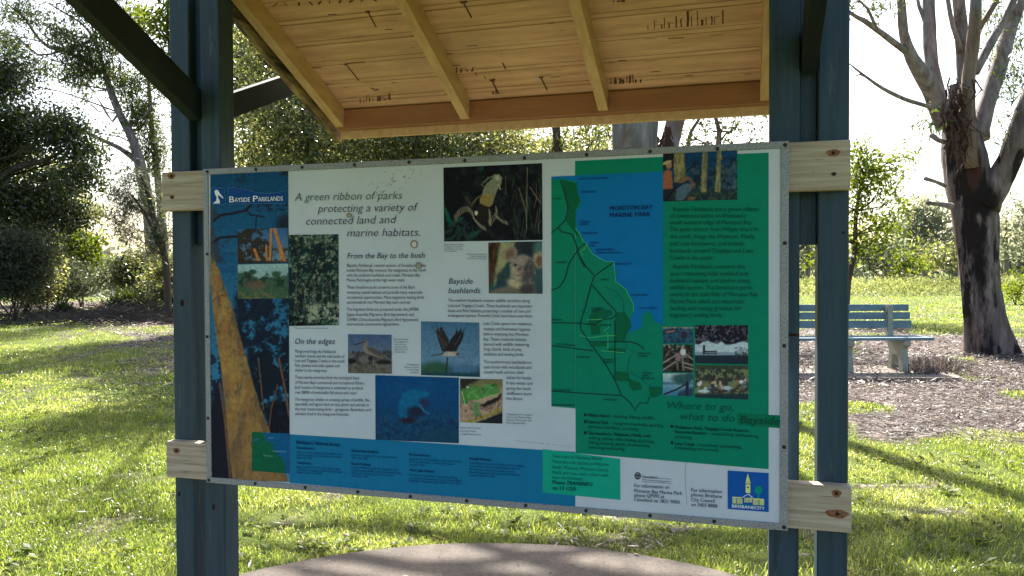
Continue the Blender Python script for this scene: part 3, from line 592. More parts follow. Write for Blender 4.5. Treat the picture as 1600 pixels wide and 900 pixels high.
# kite
p = Pic((658, 502), (749, 504), (750, 589), (658, 586), (62, 112, 156)); p.grad((54, 102, 148), (92, 138, 172), .9); p.mix(smooth01((p.Y-566-5*np.sin(p.X*.08))/14), (36, 84, 110)); p.ell(678, 578, 24, 12, (40, 86, 66), 0, .5); p.ell(725, 577, 20, 8, (60, 110, 150), 0, .6); p.mix(smooth01((p.Y-580)/5), (20, 66, 86))
p.poly([(676, 510), (682, 522), (688, 540), (692, 550), (703, 548), (701, 530), (695, 519), (689, 509), (686, 518), (683, 509), (682, 520)], (38, 34, 40), .8); p.poly([(697, 549), (703, 532), (712, 521), (713, 512), (716, 521), (720, 512), (722, 520), (726, 514), (724, 528), (716, 543), (712, 552)], (30, 28, 34), .8)
for a in (((690, 528), (698, 540)), ((686, 524), (694, 545)), ((712, 538), (720, 524)), ((684, 511), (690, 522)), ((678, 513), (684, 524))): p.line(a, .9, (116, 100, 90), .5, .7)
p.poly([(690, 554), (698, 549), (712, 549), (717, 553), (711, 556), (700, 557), (690, 556)], (176, 164, 150), .9); p.line([(674, 556), (692, 553)], 2, (66, 74, 88)); p.ell(715, 553, 2.5, 2, (84, 76, 72)); p.line([(699, 559), (698.5, 570), (697, 581)], 2.2, (40, 40, 50)); p.build('photo of a bird of prey with raised wings')
# dugong
p = Pic((586.5, 586), (717, 590), (717, 692.5), (587, 687), (0, 62, 120)); p.grad((0, 64, 128), (10, 62, 104)); p.ell(655, 612, 60, 26, (0, 78, 146), 0, .9, .6); p.nz(4, .55, (24, 84, 124), 70, .55, 8, smooth01((p.Y-640)/14)); p.nz(5, .58, (10, 44, 80), 71, .7, 8, smooth01((p.Y-646)/14)); p.ell(690, 686, 40, 16, (14, 66, 96), 0, .6, .8)
p.poly([(622, 645), (623, 628), (630, 614), (643, 609), (660, 609), (672, 614), (668, 622), (660, 634), (650, 640), (640, 636), (636, 652), (628, 655)], (0, 100, 156), 2.5); p.ell(650, 643, 14, 8, (26, 34, 62), -5, .6); p.ell(663, 629, 8, 7, (30, 46, 84), 0, .7); p.ell(638, 656, 12, 5, (36, 28, 50), 0, .6); p.line([(656, 633), (664, 643), (670, 646)], 3.5, (20, 104, 156)); p.line([(630, 640), (634, 651)], 5, (0, 88, 142)); p.build('photo of a pale sea cow grazing under blue water')
# frog
p = Pic((719, 591.5), (785.5, 592.5), (785, 662), (719, 659.5), (150, 138, 84)); p.grad((110, 108, 70), (150, 132, 104)); p.poly([(718, 590), (752, 590), (728, 606), (718, 612)], (38, 40, 30), 3); p.poly([(756, 612), (790, 604), (790, 640), (718, 660), (718, 636)], (168, 140, 118), 2); p.nz(5, .55, (100, 78, 66), 80, .6, 8, p.win(715, 620, 790, 650, 6)); p.line([(722, 662), (760, 650), (788, 636)], 4, (150, 138, 50)); p.poly([(735, 664), (790, 643), (790, 666)], (20, 28, 38), 1)
p.poly([(748, 634), (775, 618), (784, 614), (780, 626), (758, 636)], (30, 26, 28), 2); p.poly([(728, 607), (735, 603), (752, 604), (758, 603), (766, 600), (772, 598), (776, 603), (780, 608), (781, 614), (772, 617), (760, 620), (748, 625), (733, 626), (727, 618)], (66, 142, 62), 1); p.poly([(733, 627), (750, 624), (768, 617), (781, 614), (778, 620), (762, 626), (756, 631), (744, 629)], (178, 152, 124), 1)
p.ell(726, 620, 5, 13, (58, 134, 58), -14, .15); p.line([(722, 612), (727, 632), (733, 636)], 1.4, (190, 188, 150)); p.poly([(740, 628), (751, 629), (748, 640), (753, 650), (743, 651), (738, 638)], (90, 140, 80), 1); p.line([(746, 648), (743, 655)], 1.6, (88, 72, 56)); p.line([(750, 648), (754, 654)], 1.6, (88, 72, 56)); p.ell(772, 602, 4, 3, (44, 110, 50)); p.line([(754, 606), (757, 614)], 1.5, (34, 84, 42)); p.ell(731, 605, 2, 1.4, (220, 220, 200)); p.nz(6, .56, (110, 176, 90), 81, .5, 8, p.win(728, 600, 775, 622, 4)); p.build('photo of a green tree frog on a branch')
# campers among gum trees
p = Pic((1036, 238), (1152, 235.5), (1152, 312), (1036, 315), (20, 64, 112)); p.grad((8, 62, 116), (14, 36, 66)); p.nz(13, .47, (22, 40, 60), 90, .95, 8, p.win(1066, 245, 1160, 320, 10)); p.nz(6, .56, (60, 96, 100), 91, .6, 8, p.win(1060, 255, 1160, 310, 8)); p.mix(smooth01((p.Y-292)/10), (26, 44, 54)); p.nz(4, .56, (66, 86, 66), 92, .6, 8, smooth01((p.Y-294)/8)); p.mix(p.win(1030, 230, 1055, 262, 5), (24, 26, 40)); p.nz(6, .56, (80, 104, 120), 93, .5, 8, p.win(1120, 240, 1160, 300, 8))
for a, w0, w1 in (((1061, 236, 1062, 285), 16, 17), ((1102, 236, 1099, 300), 8, 9), ((1124, 236, 1121, 300), 6, 8)):
    q = [(a[0]-w0/2, a[1]), (a[0]+w0/2, a[1]), (a[2]+w1/2, a[3]), (a[2]-w1/2, a[3])]; p.poly(q, (146, 138, 84), 1); p.nz(6, .5, (96, 90, 62), 94, .7, 8, inpoly(p.X, p.Y, q)*1., .5, 2)
p.poly([(1036, 270), (1043, 264), (1050, 268), (1051, 280), (1051, 296), (1036, 296)], (160, 88, 58), 1); p.ell(1045, 258, 5, 6, (150, 112, 90)); p.ell(1042, 254, 8, 2.6, (170, 150, 110), -20); p.poly([(1036, 296), (1052, 295), (1048, 316), (1036, 316)], (28, 34, 50), 1); p.poly([(1057, 296), (1066, 288), (1080, 286), (1084, 292), (1074, 305), (1066, 314), (1056, 312)], (70, 98, 124), 1.5); p.ell(1068, 281, 9, 4, (120, 86, 66), -25); p.line([(1076, 279), (1085, 288), (1078, 293)], 3.6, (120, 84, 68)); p.line([(1052, 296), (1072, 284)], 2, (26, 24, 30)); p.line([(1040, 314), (1052, 297)], 2.4, (20, 22, 32)); p.ell(1080, 310, 6, 3, (110, 80, 66)); p.build('photo of two people in hats beneath pale gum trunks')
# five small photos
p = Pic((1036, 511), (1082.5, 511), (1083, 537), (1036, 536), (40, 84, 112)); p.mix(smooth01((514-p.Y)/1.5), (150, 140, 130)); p.nz(4, .55, (20, 50, 80), 100, .8, 8); p.line([(1042, 519), (1054, 517)], 2, (170, 96, 66)); p.line([(1064, 520), (1074, 519)], 3, (90, 60, 90)); p.ell(1069, 524, 5, 6, (40, 44, 70)); p.build('small photo of canoes on water')
p = Pic((1036, 538), (1083, 539), (1083, 582), (1036, 581), (56, 58, 54)); p.nz(4, .52, (150, 150, 136), 101, .8, 9, p.win(1030, 535, 1090, 560, 5)); p.nz(5, .5, (24, 26, 30), 102, .8, 8)
for a in ([(1036, 567), (1056, 555)], [(1036, 578), (1056, 565)], [(1083, 562), (1072, 553)], [(1066, 566), (1083, 571)], [(1066, 572), (1083, 577)]): p.line(a, 2, (150, 140, 130))
p.ell(1067, 550, 4.5, 5.5, (206, 208, 206)); p.ell(1066, 543, 2, 2.5, (150, 120, 100)); p.poly([(1056, 552), (1063, 551), (1063, 564), (1055, 564)], (142, 108, 126), 1); p.line([(1066, 556), (1068, 578)], 3, (120, 110, 104)); p.line([(1058, 565), (1059, 577)], 2.5, (120, 100, 90)); p.build('small photo of two walkers on a boardwalk')
p = Pic((1036, 583.5), (1083, 583), (1083, 619), (1036, 618), (120, 170, 190)); p.grad((172, 196, 204), (44, 120, 170)); p.ell(1066, 592, 16, 8, (46, 90, 96), 0, .4); p.ell(1078, 588, 8, 6, (40, 80, 92), 0, .4); p.mix(p.win(1030, 597, 1090, 601, 2)*.6, (40, 90, 110)); p.line([(1038, 616), (1058, 608), (1074, 599)], 2.6, (40, 34, 40)); p.line([(1074, 598), (1073, 618)], 5, (36, 40, 56)); p.poly([(1060, 612), (1084, 604), (1084, 620), (1058, 620)], (30, 50, 70), 3, .8); p.build('small photo of a jetty beside blue water')
p = Pic((1086, 508), (1168.5, 508), (1169, 569), (1086, 567.5), (172, 200, 218)); p.grad((150, 180, 204), (182, 206, 220)); p.mix(smooth01((p.Y-549)/2), (120, 150, 176)); m = smooth01((534+6*vnoise(p.X/7, p.Y*0, 110)-p.Y)/3); p.mix(m, (28, 26, 44)); p.nz(4, .6, (110, 116, 130), 111, .7, 9, m); p.mix(smooth01((p.Y-554)/2), (30, 44, 60)); p.line([(1100, 552), (1100, 541)], 3.5, (30, 26, 30)); p.line([(1100, 549), (1120, 549)], 2, (40, 40, 50)); p.line([(1103, 552), (1120, 552)], 1.5, (40, 40, 50)); p.nz(3, .5, (60, 70, 70), 112, .9, 9, p.win(1148, 543, 1170, 558, 3)); p.build('small photo of a bench under a shady tree by the bay')
p = Pic((1086, 570), (1169, 571), (1169, 624.5), (1086, 621), (112, 124, 84)); p.mix(smooth01((578-p.Y)/2), (54, 74, 60)); p.nz(6, .5, (44, 52, 54), 113, .9, 8, p.win(1080, 574, 1175, 595, 4)); p.mix(smooth01((p.Y-613)/4), (26, 54, 62)); p.nz(6, .46, (50, 46, 50), 114, .85, 8, p.win(1086, 590, 1172, 616, 5)); rg = random.Random(5)
for i in range(26): p.ell(1090+rg.uniform(0, 78), 590+rg.uniform(0, 22), rg.uniform(1.5, 3.5), rg.uniform(1.5, 4), rg.choice([(188, 160, 140), (200, 200, 206), (70, 66, 80), (90, 130, 160), (140, 108, 92)]), 0, .4)
p.ell(1100, 611, 9, 2.5, (180, 200, 206)); p.ell(1136, 606, 7, 3, (150, 180, 190)); p.build('small photo of a group sitting on the grass')
p = Pic((394, 674.5), (453, 677.5), (453, 740), (394, 735.5), (0, 96, 66)); p.poly([(414, 670), (456, 670), (456, 742), (446, 742), (446, 726), (440, 715), (432, 706), (425, 700), (430, 694), (418, 690), (414, 684)], (0, 84, 148), .8); p.line([(396, 688), (404, 686)], 2, (30, 96, 150))
for a in ([(421, 684), (428, 684)], [(427, 704.5), (448, 705.5)], [(412, 711), (426, 713)]): p.line(a, .9, (150, 180, 180), .5, .7)
p.build('small inset map of the coast', .0020)
# ---- emblem of the parklands
lo = shape('park_badge', [[(332, 294), (336, 293.5), (352, 294), (353.5, 318), (350, 320), (334, 320), (330.5, 317), (330.5, 297)], [(357, 294), (370, 293.5), (385, 296.5), (402, 301), (420, 302.5), (435, 301), (447, 298), (447, 318), (357, 319)]], (10, 50, 104), .0030, label='blue badge with a white pelican and lettering')
lines('badge_outline', [[(332, 294), (336, 293.5), (352, 294), (353.5, 318), (350, 320), (334, 320), (330.5, 317), (330.5, 297), (332, 294)], [(357, 294), (370, 293.5), (385, 296.5), (402, 301), (420, 302.5), (435, 301), (447, 298), (447, 318), (357, 319), (357, 294)]], .5, (56, 98, 142), .0036, lo)
shape('pelican', [[(336, 299), (337.5, 297), (340, 296.6), (342, 298), (343.5, 301), (350, 309), (349.5, 310.5), (342, 304.5), (341.5, 309), (344, 313), (344.5, 318), (333.5, 318), (339, 313.5), (339.5, 308), (337, 304)]], (206, 222, 226), .0036, lo)
# ---- city emblem
q = lambda x, y: (960+x/5.714, 710+y/5.714)
ce = shape('city_emblem', [[(1137, 735), (1201, 739), (1201, 800), (1137, 795)]], (14, 64, 130), .0012, label='blue square emblem with a yellow clock tower')
shape('clock_tower', [[q(1172, 240), q(1213, 243), q(1213, 345), q(1172, 340)], [q(1191, 168), q(1203, 212), q(1212, 240), q(1173, 238), q(1180, 210)], [q(1052, 376), q(1140, 382), q(1140, 390), q(1052, 385)], [q(1236, 390), q(1335, 397), q(1335, 406), q(1236, 400)]]
      + [[q(x, 388+d), q(x+6, 388+d), q(x+6, 436+d), q(x, 435+d)] for x, d in [(1056+i*8.5, i*.4) for i in range(4)]+[(1096+i*10, 3+i*.4) for i in range(5)]+[(1238+i*10, 14+i*.4) for i in range(5)]+[(1296+i*8.5, 16+i*.5) for i in range(5)]]
      + [[q(x, 385), q(x+7, 385), q(x+7, 428), q(x, 427)] for x in (1162, 1174, 1186, 1198, 1210, 1222)], (206, 186, 110), .0020, ce)
shape('tower_clock', [[(1168.4+1.5*math.cos(t), 761.2+1.5*math.sin(t)) for t in [i*.785 for i in range(8)]], [q(1178, 252), q(1186, 252), q(1186, 268), q(1178, 268)], [q(1199, 253), q(1207, 253), q(1207, 269), q(1199, 269)]], (30, 54, 110), .0030, ce)
lines('pediment', [[q(1146, 380), q(1192, 352), q(1236, 384)]], 1.2, (226, 226, 210), .0026, ce)
shape('emblem_tree', [[(1185+6*math.cos(t)*(1+.15*math.sin(5*t)), 765.5+6.5*math.sin(t)) for t in [i*.35 for i in range(18)]], [(1183.6, 772.5), (1186.2, 772.5), (1187, 789), (1183, 788)]], (0, 108, 92), .0016, ce)
shape('emblem_ground', [[q(1052, 438), q(1334, 462), q(1334, 466), q(1052, 446)]], (0, 108, 92), .0016, ce)
gl = shape('government_emblem', [[(996.4+5*math.cos(t), 743.4+5.8*math.sin(t)) for t in [i*.35 for i in range(18)]]], (34, 36, 52), .0012)
lines('crest_mark', [[(993.5, 743), (995, 747), (996.5, 743.5), (998, 747), (999.5, 743.5)], [(994, 741), (996.5, 739.5), (999, 741)]], .9, (150, 160, 170), .0020, gl)
lines('emblem_rule', [[(1003.5, 749.2), (1049, 752.6)]], .8, (60, 64, 80), .0012, gl)
# ---- lettering
TXT = []
def text(name, rows, h, color, italic=0., bold=0., parent=board, lay=.0032, label=None, split=None):
    if split is None: split = name in ('place_name', 'badge_text', 'list_text', 'phone_text', 'emblem_text', 'areas_text')
    if split and len(rows) > 1:
        for r in rows: text(name, [r], h, color, italic, bold, parent, lay, label)
        return
    cs = []
    for x0, y0, x1, y1, s in rows:
        cu = D.curves.new('t', 'FONT'); cu.body = s; cu.size = 1; cu.shear = italic; cu.offset = min(bold, 0); cu.resolution_u = 2
        o = D.objects.new('t', cu); COL.objects.link(o); cs.append((o, x0, y0, x1, y1))
    TXT.append((name, cs, h, color, parent, lay, label, bold))
def flush():
    bpy.context.view_layer.update(); dg = bpy.context.evaluated_depsgraph_get()
    for name, cs, h, color, parent, lay, label, bold in TXT:
        mb = MB()
        for o, x0, y0, x1, y1 in cs:
            me = o.evaluated_get(dg).to_mesh(); V = [v.co.copy() for v in me.vertices]; Fs = [tuple(pp.vertices) for pp in me.polygons]
            A, B = np.array(bp(x0, y0, lay)), np.array(bp(x1, y1, lay)); Hh = np.linalg.norm(np.array(bp(x0, y0-h, lay))-A)/.70
            xs = [v.x for v in V]; xm, xM = min(xs), max(xs); dx = B-A; up = np.array([0, 0, 1.])
            for k in ((-1, 0, 1) if bold > .009 else (-1, 1) if bold > 0 else (0,)):
                sh = np.array([k*max(bold, 0)*1.3*Hh, -.00012*(k+1), 0]); mb.add([A+sh+dx*((v.x-xm)/(xM-xm))+up*v.y*Hh for v in V], [f for f in Fs])
            o.evaluated_get(dg).to_mesh_clear()
        ob = mb.build(name, ink(*color), parent)
        if label: ob['label'] = label
        for o, *_ in cs:
            cu = o.data; D.objects.remove(o); D.curves.remove(cu)
def para(x, rows, slope=.0):          # rows: (baseline, right edge, words[, left edge])
    return [(r[3] if len(r) > 3 else x, r[0], r[1], r[0]+slope*(r[1]-x), r[2]) for r in rows]
IT = .22; DK = (44, 46, 66)
text('title_text', [(461, 314, 629, 311, 'A green ribbon of parks')], 12.5, (44, 74, 62), IT, -.008)
text('title_text', [(497, 332, 654, 329.5, 'protecting a variety of'), (479, 351.5, 620, 348.8, 'connected land and'), (543, 369.7, 657, 368.7, 'marine habitats.')], 12.5, DK, IT, -.008)
text('heading_text', [(543, 404, 664, 403, 'From the Bay to the bush')], 8.8, (34, 36, 56), IT)
text('body_text', para(542.5, [(417, 666, "Bayside Parklands' central section of foreshore parks"), (424.5, 666, 'beside Moreton Bay connects the mangroves in the north'), (432.2, 657, 'with the southern bushlands and creeks. Moreton Bay'), (439.8, 633, 'Marine Park begins at the high water mark.'),
    (451, 649, "These foreshore parks conserve some of the Bay's"), (459, 660, 'remaining coastal habitats and provide many waterside'), (466.8, 663, 'recreational opportunities. Many migratory wading birds'), (474.5, 643, 'and shorebirds visit Moreton Bay each summer.'),
    (485.5, 655, 'The migratory birds are protected under the JAMBA'), (493.6, 647, '(Japan-Australia Migratory Bird Agreement) and'), (501.6, 654, 'CAMBA (China-Australia Migratory Bird Agreement)'), (508.6, 625, 'international conservation agreements.')]), 5, DK)
text('heading_text', [(461.7, 537.5, 524, 537.5, 'On the edges')], 9, (34, 36, 56), IT)
text('body_text', para(461.5, [(551, 526, "Mangroves fringe the Parklands'"), (558.3, 539, 'northern shores and the tidal banks of'), (565.5, 540, 'Lota and Tingalpa Creeks in the south.'), (573, 531, 'Fish, prawns and crabs spawn and'), (580.5, 512, 'shelter in the mangroves.'),
    (591.5, 562, 'These marine nurseries form the ecological basis'), (599.5, 570, "of Moreton Bay's commercial and recreational fishery."), (607.3, 568, 'Each hectare of mangroves is estimated to produce'), (615, 558, 'over $8000 of marketable fish alone each year!'),
    (626, 579, 'The mangroves shelter an amazing variety of birdlife. Ibis,'), (633.4, 577, 'spoonbills and egrets feed on tiny plants and animals in'), (641, 580, 'the mud. Insect-eating birds \u2013 gerygones, flycatchers and'), (648.5, 546, 'whistlers feed in the mangrove branches.')], .012), 5, DK)
text('heading_text', [(701.5, 443.5, 739, 443.5, 'Bayside'), (701, 458, 751, 458, 'bushlands')], 8.8, (34, 36, 56), IT)
text('body_text', para(700.5, [(471.3, 828, 'The southern bushlands connect wildlife corridors along'), (479.6, 832, 'Lota and Tingalpa Creeks. These bushlands are important'), (487.5, 829, 'fauna and flora habitats protecting a number of rare and'), (495, 832.5, 'endangered species. Powerful Owls have been seen here.')], .008), 5, DK)
text('body_text', para(756, [(507.5, 831.5, 'Lota Creek opens into melaleuca'), (516, 829, 'swamps and freshwater lagoons'), (524, 826, 'before emptying into Moreton'), (532, 823, 'Bay. These creekside habitats'), (540, 827, 'abound with wildlife sheltering'), (547.6, 816, 'frogs, lizards, birds of prey,'), (555.4, 818.5, 'wallabies and wading birds.'),
    (567.5, 831, 'The southernmost bushlands are'), (575.5, 830, 'open forest with woodlands and'), (583.3, 818, 'coastal heath and are ideal'), (592, 831.5, 'habitat for koalas.', 791.5), (600.4, 832, 'In late winter and', 791.5), (608.7, 829.5, 'spring the heath', 791.5), (616.7, 831, 'wildflowers burst', 791.5), (624.4, 817.5, 'into bloom.', 791.5)], .012), 5.2, DK)
CP = (66, 70, 84)
text('caption_text', para(694.5, [(383, 725, 'Eastern Water Dragons'), (386.5, 723, 'Physignathus lesueurii'), (390, 723, 'are sometimes seen along'), (393.5, 715, 'the creek banks.')]), 2.4, CP)
text('caption_text', [(729, 398, 761, 398.4, 'The southern bushlands'), (735, 401.4, 761, 401.8, 'shelter many koalas'), (731, 404.8, 761, 405.2, 'Phascolarctos cinereus.')], 2.4, CP)
text('caption_text', para(616, [(531, 638, 'Bar-tailed Godwits'), (535, 637.5, 'are long legged birds'), (539, 635, 'seen in the bay'), (543, 637, 'roosting, wading,'), (547, 637, 'feeding near mud'), (551, 635, 'in Moreton Bay.')]), 2.6, CP)
text('caption_text', [(636, 570.5, 655, 571, 'Whistling Kites'), (632, 574.5, 655, 575, 'Haliastur sphenurus'), (637, 578.5, 655, 579, 'breed in large'), (641, 582.5, 655, 583, 'eucalypts.')], 2.6, CP)
text('caption_text', para(720, [(669, 751, 'Eastern Dwarf Tree Frog'), (674, 743, 'Litoria fallax is found'), (679, 752, 'in Tingalpa Wetlands and Reserve')], .03), 2.8, CP)
text('caption_text', para(792, [(648, 832, 'Dugongs feed on seagrass'), (652.5, 830, 'beds in the Moreton Bay'), (657, 831, 'Marine Park near the'), (661.5, 822, 'Parklands.')], .03), 2.8, CP)
text('caption_text', [(461, 513.2, 513, 514, 'Mangroves near Moreton Bay at Wynnum North')], 2.2, CP)
text('caption_text', para(346, [(397, 367, 'Scribbly gums'), (401, 367, 'and open forest'), (405, 367, 'near the creek'), (409, 367, 'at Ransome')]+[(417.5, 367, 'Melaleuca', 358), (421.5, 367, 'wetlands along'), (425.5, 367, 'Tingalpa Creek')]), 2.4, (0, 44, 96))
text('badge_text', [(359.5, 316.3, 367, 316.1, 'B'), (396.5, 315.3, 404, 315.1, 'P')], 9.5, (206, 220, 226), 0, .012, lo, .0040)
text('badge_text', [(367.6, 316, 391.5, 315.4, 'AYSIDE'), (404.4, 315, 443, 313.6, 'ARKLANDS')], 7, (206, 220, 226), 0, .01, lo, .0040)
GT = (0, 64, 53)
text('body_text', para(1047, [(330, 1185, 'Bayside Parklands are a green ribbon', 1052), (340.3, 1165, "of connected parks on Brisbane's"), (350.6, 1176, 'south western edge of Moreton Bay.'), (361.3, 1184, 'The parks stretch from Whyte Island in'), (372.6, 1179, 'the north, fringe the Wynnum, Manly'), (383.6, 1163, 'and Lota foreshores, and include'), (394.8, 1177, 'bushlands around Tingalpa and Lota'), (405.8, 1114.5, 'Creeks in the south.'),
    (419.6, 1164, 'Bayside Parklands conserve this', 1052), (430.6, 1168.5, "area's remaining tidal wetland and"), (441.5, 1172.5, 'bushland habitats and shelter many'), (452.3, 1175.5, 'wildlife species. The foreshore parks'), (463, 1184, 'overlook the tidal flats of Moreton Bay'), (474, 1162, 'Marine Park which are important'), (484.6, 1159, 'feeding and resting grounds for'), (495.2, 1129, 'migratory wading birds.')]), 7, GT, 0, .004)
text('title_text', [(1042.7, 638.5, 1146.5, 641.5, 'Where to go,'), (1063, 655.3, 1148.5, 659, 'what to do')], 11.8, (0, 64, 52), IT)
text('title_text', [(1155.5, 661, 1218.5, 663.8, 'Bayside')], 12.3, (0, 58, 44), IT, .012)
SQ = lambda x, y: [(x-2, y-2.4), (x+2, y-2.2), (x+2, y+2.4), (x-2, y+2.2)]
shape('bullet', [SQ(914.5, 648)], (10, 26, 40), .0014); shape('bullet', [SQ(914.5, 658.6)], (10, 26, 40), .0014); shape('bullet', [SQ(914.5, 676)], (10, 26, 40), .0014); shape('bullet', [SQ(1050, 666.2)], (10, 26, 40), .0014); shape('bullet', [SQ(1050, 691.5)], (10, 26, 40), .0014)
BT = (0, 44, 44)
text('list_text', [(918.4, 650.5, 952, 652, 'Whyte Island'), (918.4, 661, 951, 662.6, 'Elanora Park'), (918.4, 678.6, 1017, 683, 'The foreshore, Wynnum, Manly, Lota'), (1055, 669.2, 1171, 675, 'Melaleuca Park, Tingalpa Creek Reserve,'), (1055, 676.4, 1104, 679, 'Ransome Reserve'), (1055, 694.8, 1085, 696.5, 'Lota Creek')], 5, BT, 0, .022)
text('list_text', [(954.5, 652.2, 1023, 655.2, '\u2013 boating, fishing, birdlife'), (953.5, 662.8, 1036, 667, '\u2013 mangrove boardwalk, sporting'), (918.4, 668.2, 997, 672.6, 'activities, kite flying, picnicking'), (920, 685.6, 1023, 692, 'walking, cycling, roller-blading, picnicking,'), (920, 693.2, 1016, 698.6, 'fishing, boating, games, birdwatching,'), (920, 700.5, 976, 703.8, 'swimming, windsurfing'),
    (1107, 679.2, 1186, 683.6, '\u2013 bushwalking, birdwatching,'), (1055, 684, 1081, 685.6, 'picnicking'), (1088, 696.8, 1159, 700.6, '\u2013 boardwalk, bushwalking,'), (1055, 701.4, 1122, 705, 'birdwatching and canoeing')], 5, BT)
text('body_text', [(863, 714.4, 942, 719, 'Take a bus to Pandanus Beach.'), (863, 723, 951.5, 728, 'There are train stations at Wynnum'), (863, 731.6, 951, 736.8, 'North, Wynnum, Wynnum Central,'), (863, 740, 951, 745, 'Manly and Lota, each a short walk'), (863, 747.8, 911.5, 750.4, 'from the Parklands.')], 5.2, (6, 66, 70))
text('phone_text', [(863.5, 755.8, 883, 756.9, 'Phone'), (863.5, 764.6, 900, 766.6, 'on 13 1220')], 6, (6, 28, 44), 0, .012); text('phone_text', [(886, 757, 926, 759.6, 'TRANSINFO')], 6, (6, 28, 44), IT, .014)
text('contact_text', [(991, 760.8, 1046, 763.5, 'For information on'), (991, 768.8, 1066, 773.2, 'Moreton Bay Marine Park'), (991, 775.8, 1038, 778.2, 'phone QPWS at'), (991, 782.4, 1062, 787, 'Cleveland on 3821 9000')], 5.6, (38, 44, 62), .08, .004)
text('contact_text', [(1080, 767.8, 1127.5, 770.4, 'For information'), (1080, 775, 1128, 778, 'phone Brisbane'), (1080, 782.8, 1117, 785, 'City Council'), (1080, 790.4, 1121, 793, 'on 3403 8888')], 5.6, (38, 44, 62), .08, .004)
text('emblem_text', [(1003.3, 746, 1026, 747.6, 'Queensland')], 4, (44, 48, 64), 0, .02, gl); text('emblem_text', [(1026.8, 747.6, 1049, 749.2, 'Government'), (1003.3, 752.6, 1049, 756, 'Queensland Parks and Wildlife Service')], 2.5, (60, 64, 80), 0, 0, gl)
text('emblem_text', [(1144, 792.3, 1178.5, 795, 'BRISBANE'), (1178.8, 795, 1194.5, 796.3, 'CITY')], 4.6, (214, 226, 234), 0, .02, ce)
text('map_title', [(953, 329, 1020, 327, 'MORETON BAY'), (953, 339.5, 1017, 338, 'MARINE PARK')], 7, (12, 18, 70), 0, .012, mp)
text('place_name', [(905, 281, 950, 279.4, 'WHYTE ISLAND RAMP'), (908, 301.6, 931, 301, "FISHER'S REEF"), (905, 348, 921, 347.6, 'WYNNUM'), (906, 352, 920, 351.6, 'FORESHORE'), (910, 366, 934, 365.4, 'ELANORA PARK'), (922, 381, 936, 380.6, 'WYNNUM'), (922, 385.4, 931, 385, 'PARK'), (931, 391.6, 960, 391, 'PANDANUS BEACH'), (932, 396.6, 971, 396, 'WYNNUM WADING POOL'), (962, 413.8, 988, 413.6, 'MANLY JETTY'), (986, 462.4, 1012, 462.2, 'FORESHORE'), (999, 482.5, 1026, 482.5, 'LOTA CREEK')], 3, (0, 40, 90), 0, .012, mp)
text('place_name', [(863, 312, 876, 311.6, 'LYTTON'), (868, 411.4, 885, 411, 'WYNNUM'), (939, 438, 952, 438, 'MANLY'), (924, 483, 943, 483.4, 'MANLY'), (925, 487, 935, 487, 'WEST'), (938, 509, 955, 509.6, 'RANSOME'), (902, 559, 921, 559.4, 'RANSOME'), (942, 563, 958, 563.4, 'TINGALPA'), (942, 567, 959, 567.4, 'RESERVE'), (996, 553, 1017, 553.6, 'TINGALPA'), (998, 557.4, 1012, 557.8, 'CREEK'), (1003, 583.5, 1019, 584, 'TINGALPA'), (1003, 587.8, 1014, 588, 'CREEK'), (1003, 592, 1022, 592.4, 'RESERVE'), (943, 625, 964, 626, 'GUMDALE'), (862, 500.6, 878, 500.8, 'WONDALL RD'), (870, 538.6, 900, 541, 'NEW CLEVELAND RD'), (864, 610, 892, 611, 'OLD CLEVELAND RD')], 2.8, (8, 38, 40), 0, .012, mp)
NB = (6, 44, 84)
text('areas_heading', [(464, 693, 530.5, 697.3, "Brisbane's Natural Areas")], 5.6, (6, 36, 70), 0, .022)
text('areas_text', [(464, 700.8, 491.5, 702.2, 'Karawatha Forest'), (464, 724.4, 487, 725.6, 'Toohey Forest'), (550, 705.4, 591.5, 708, 'Brisbane Koala Bushlands'), (550, 725.6, 579.5, 727.8, 'Bayside Parklands'), (640, 711.4, 672, 713.6, 'Mt Coot-tha Forest'), (640, 735.6, 679, 738.4, 'Tinchi Tamba Wetlands'), (734, 717.8, 767, 720, 'Boondall Wetlands')], 4, (6, 36, 70), 0, .02)
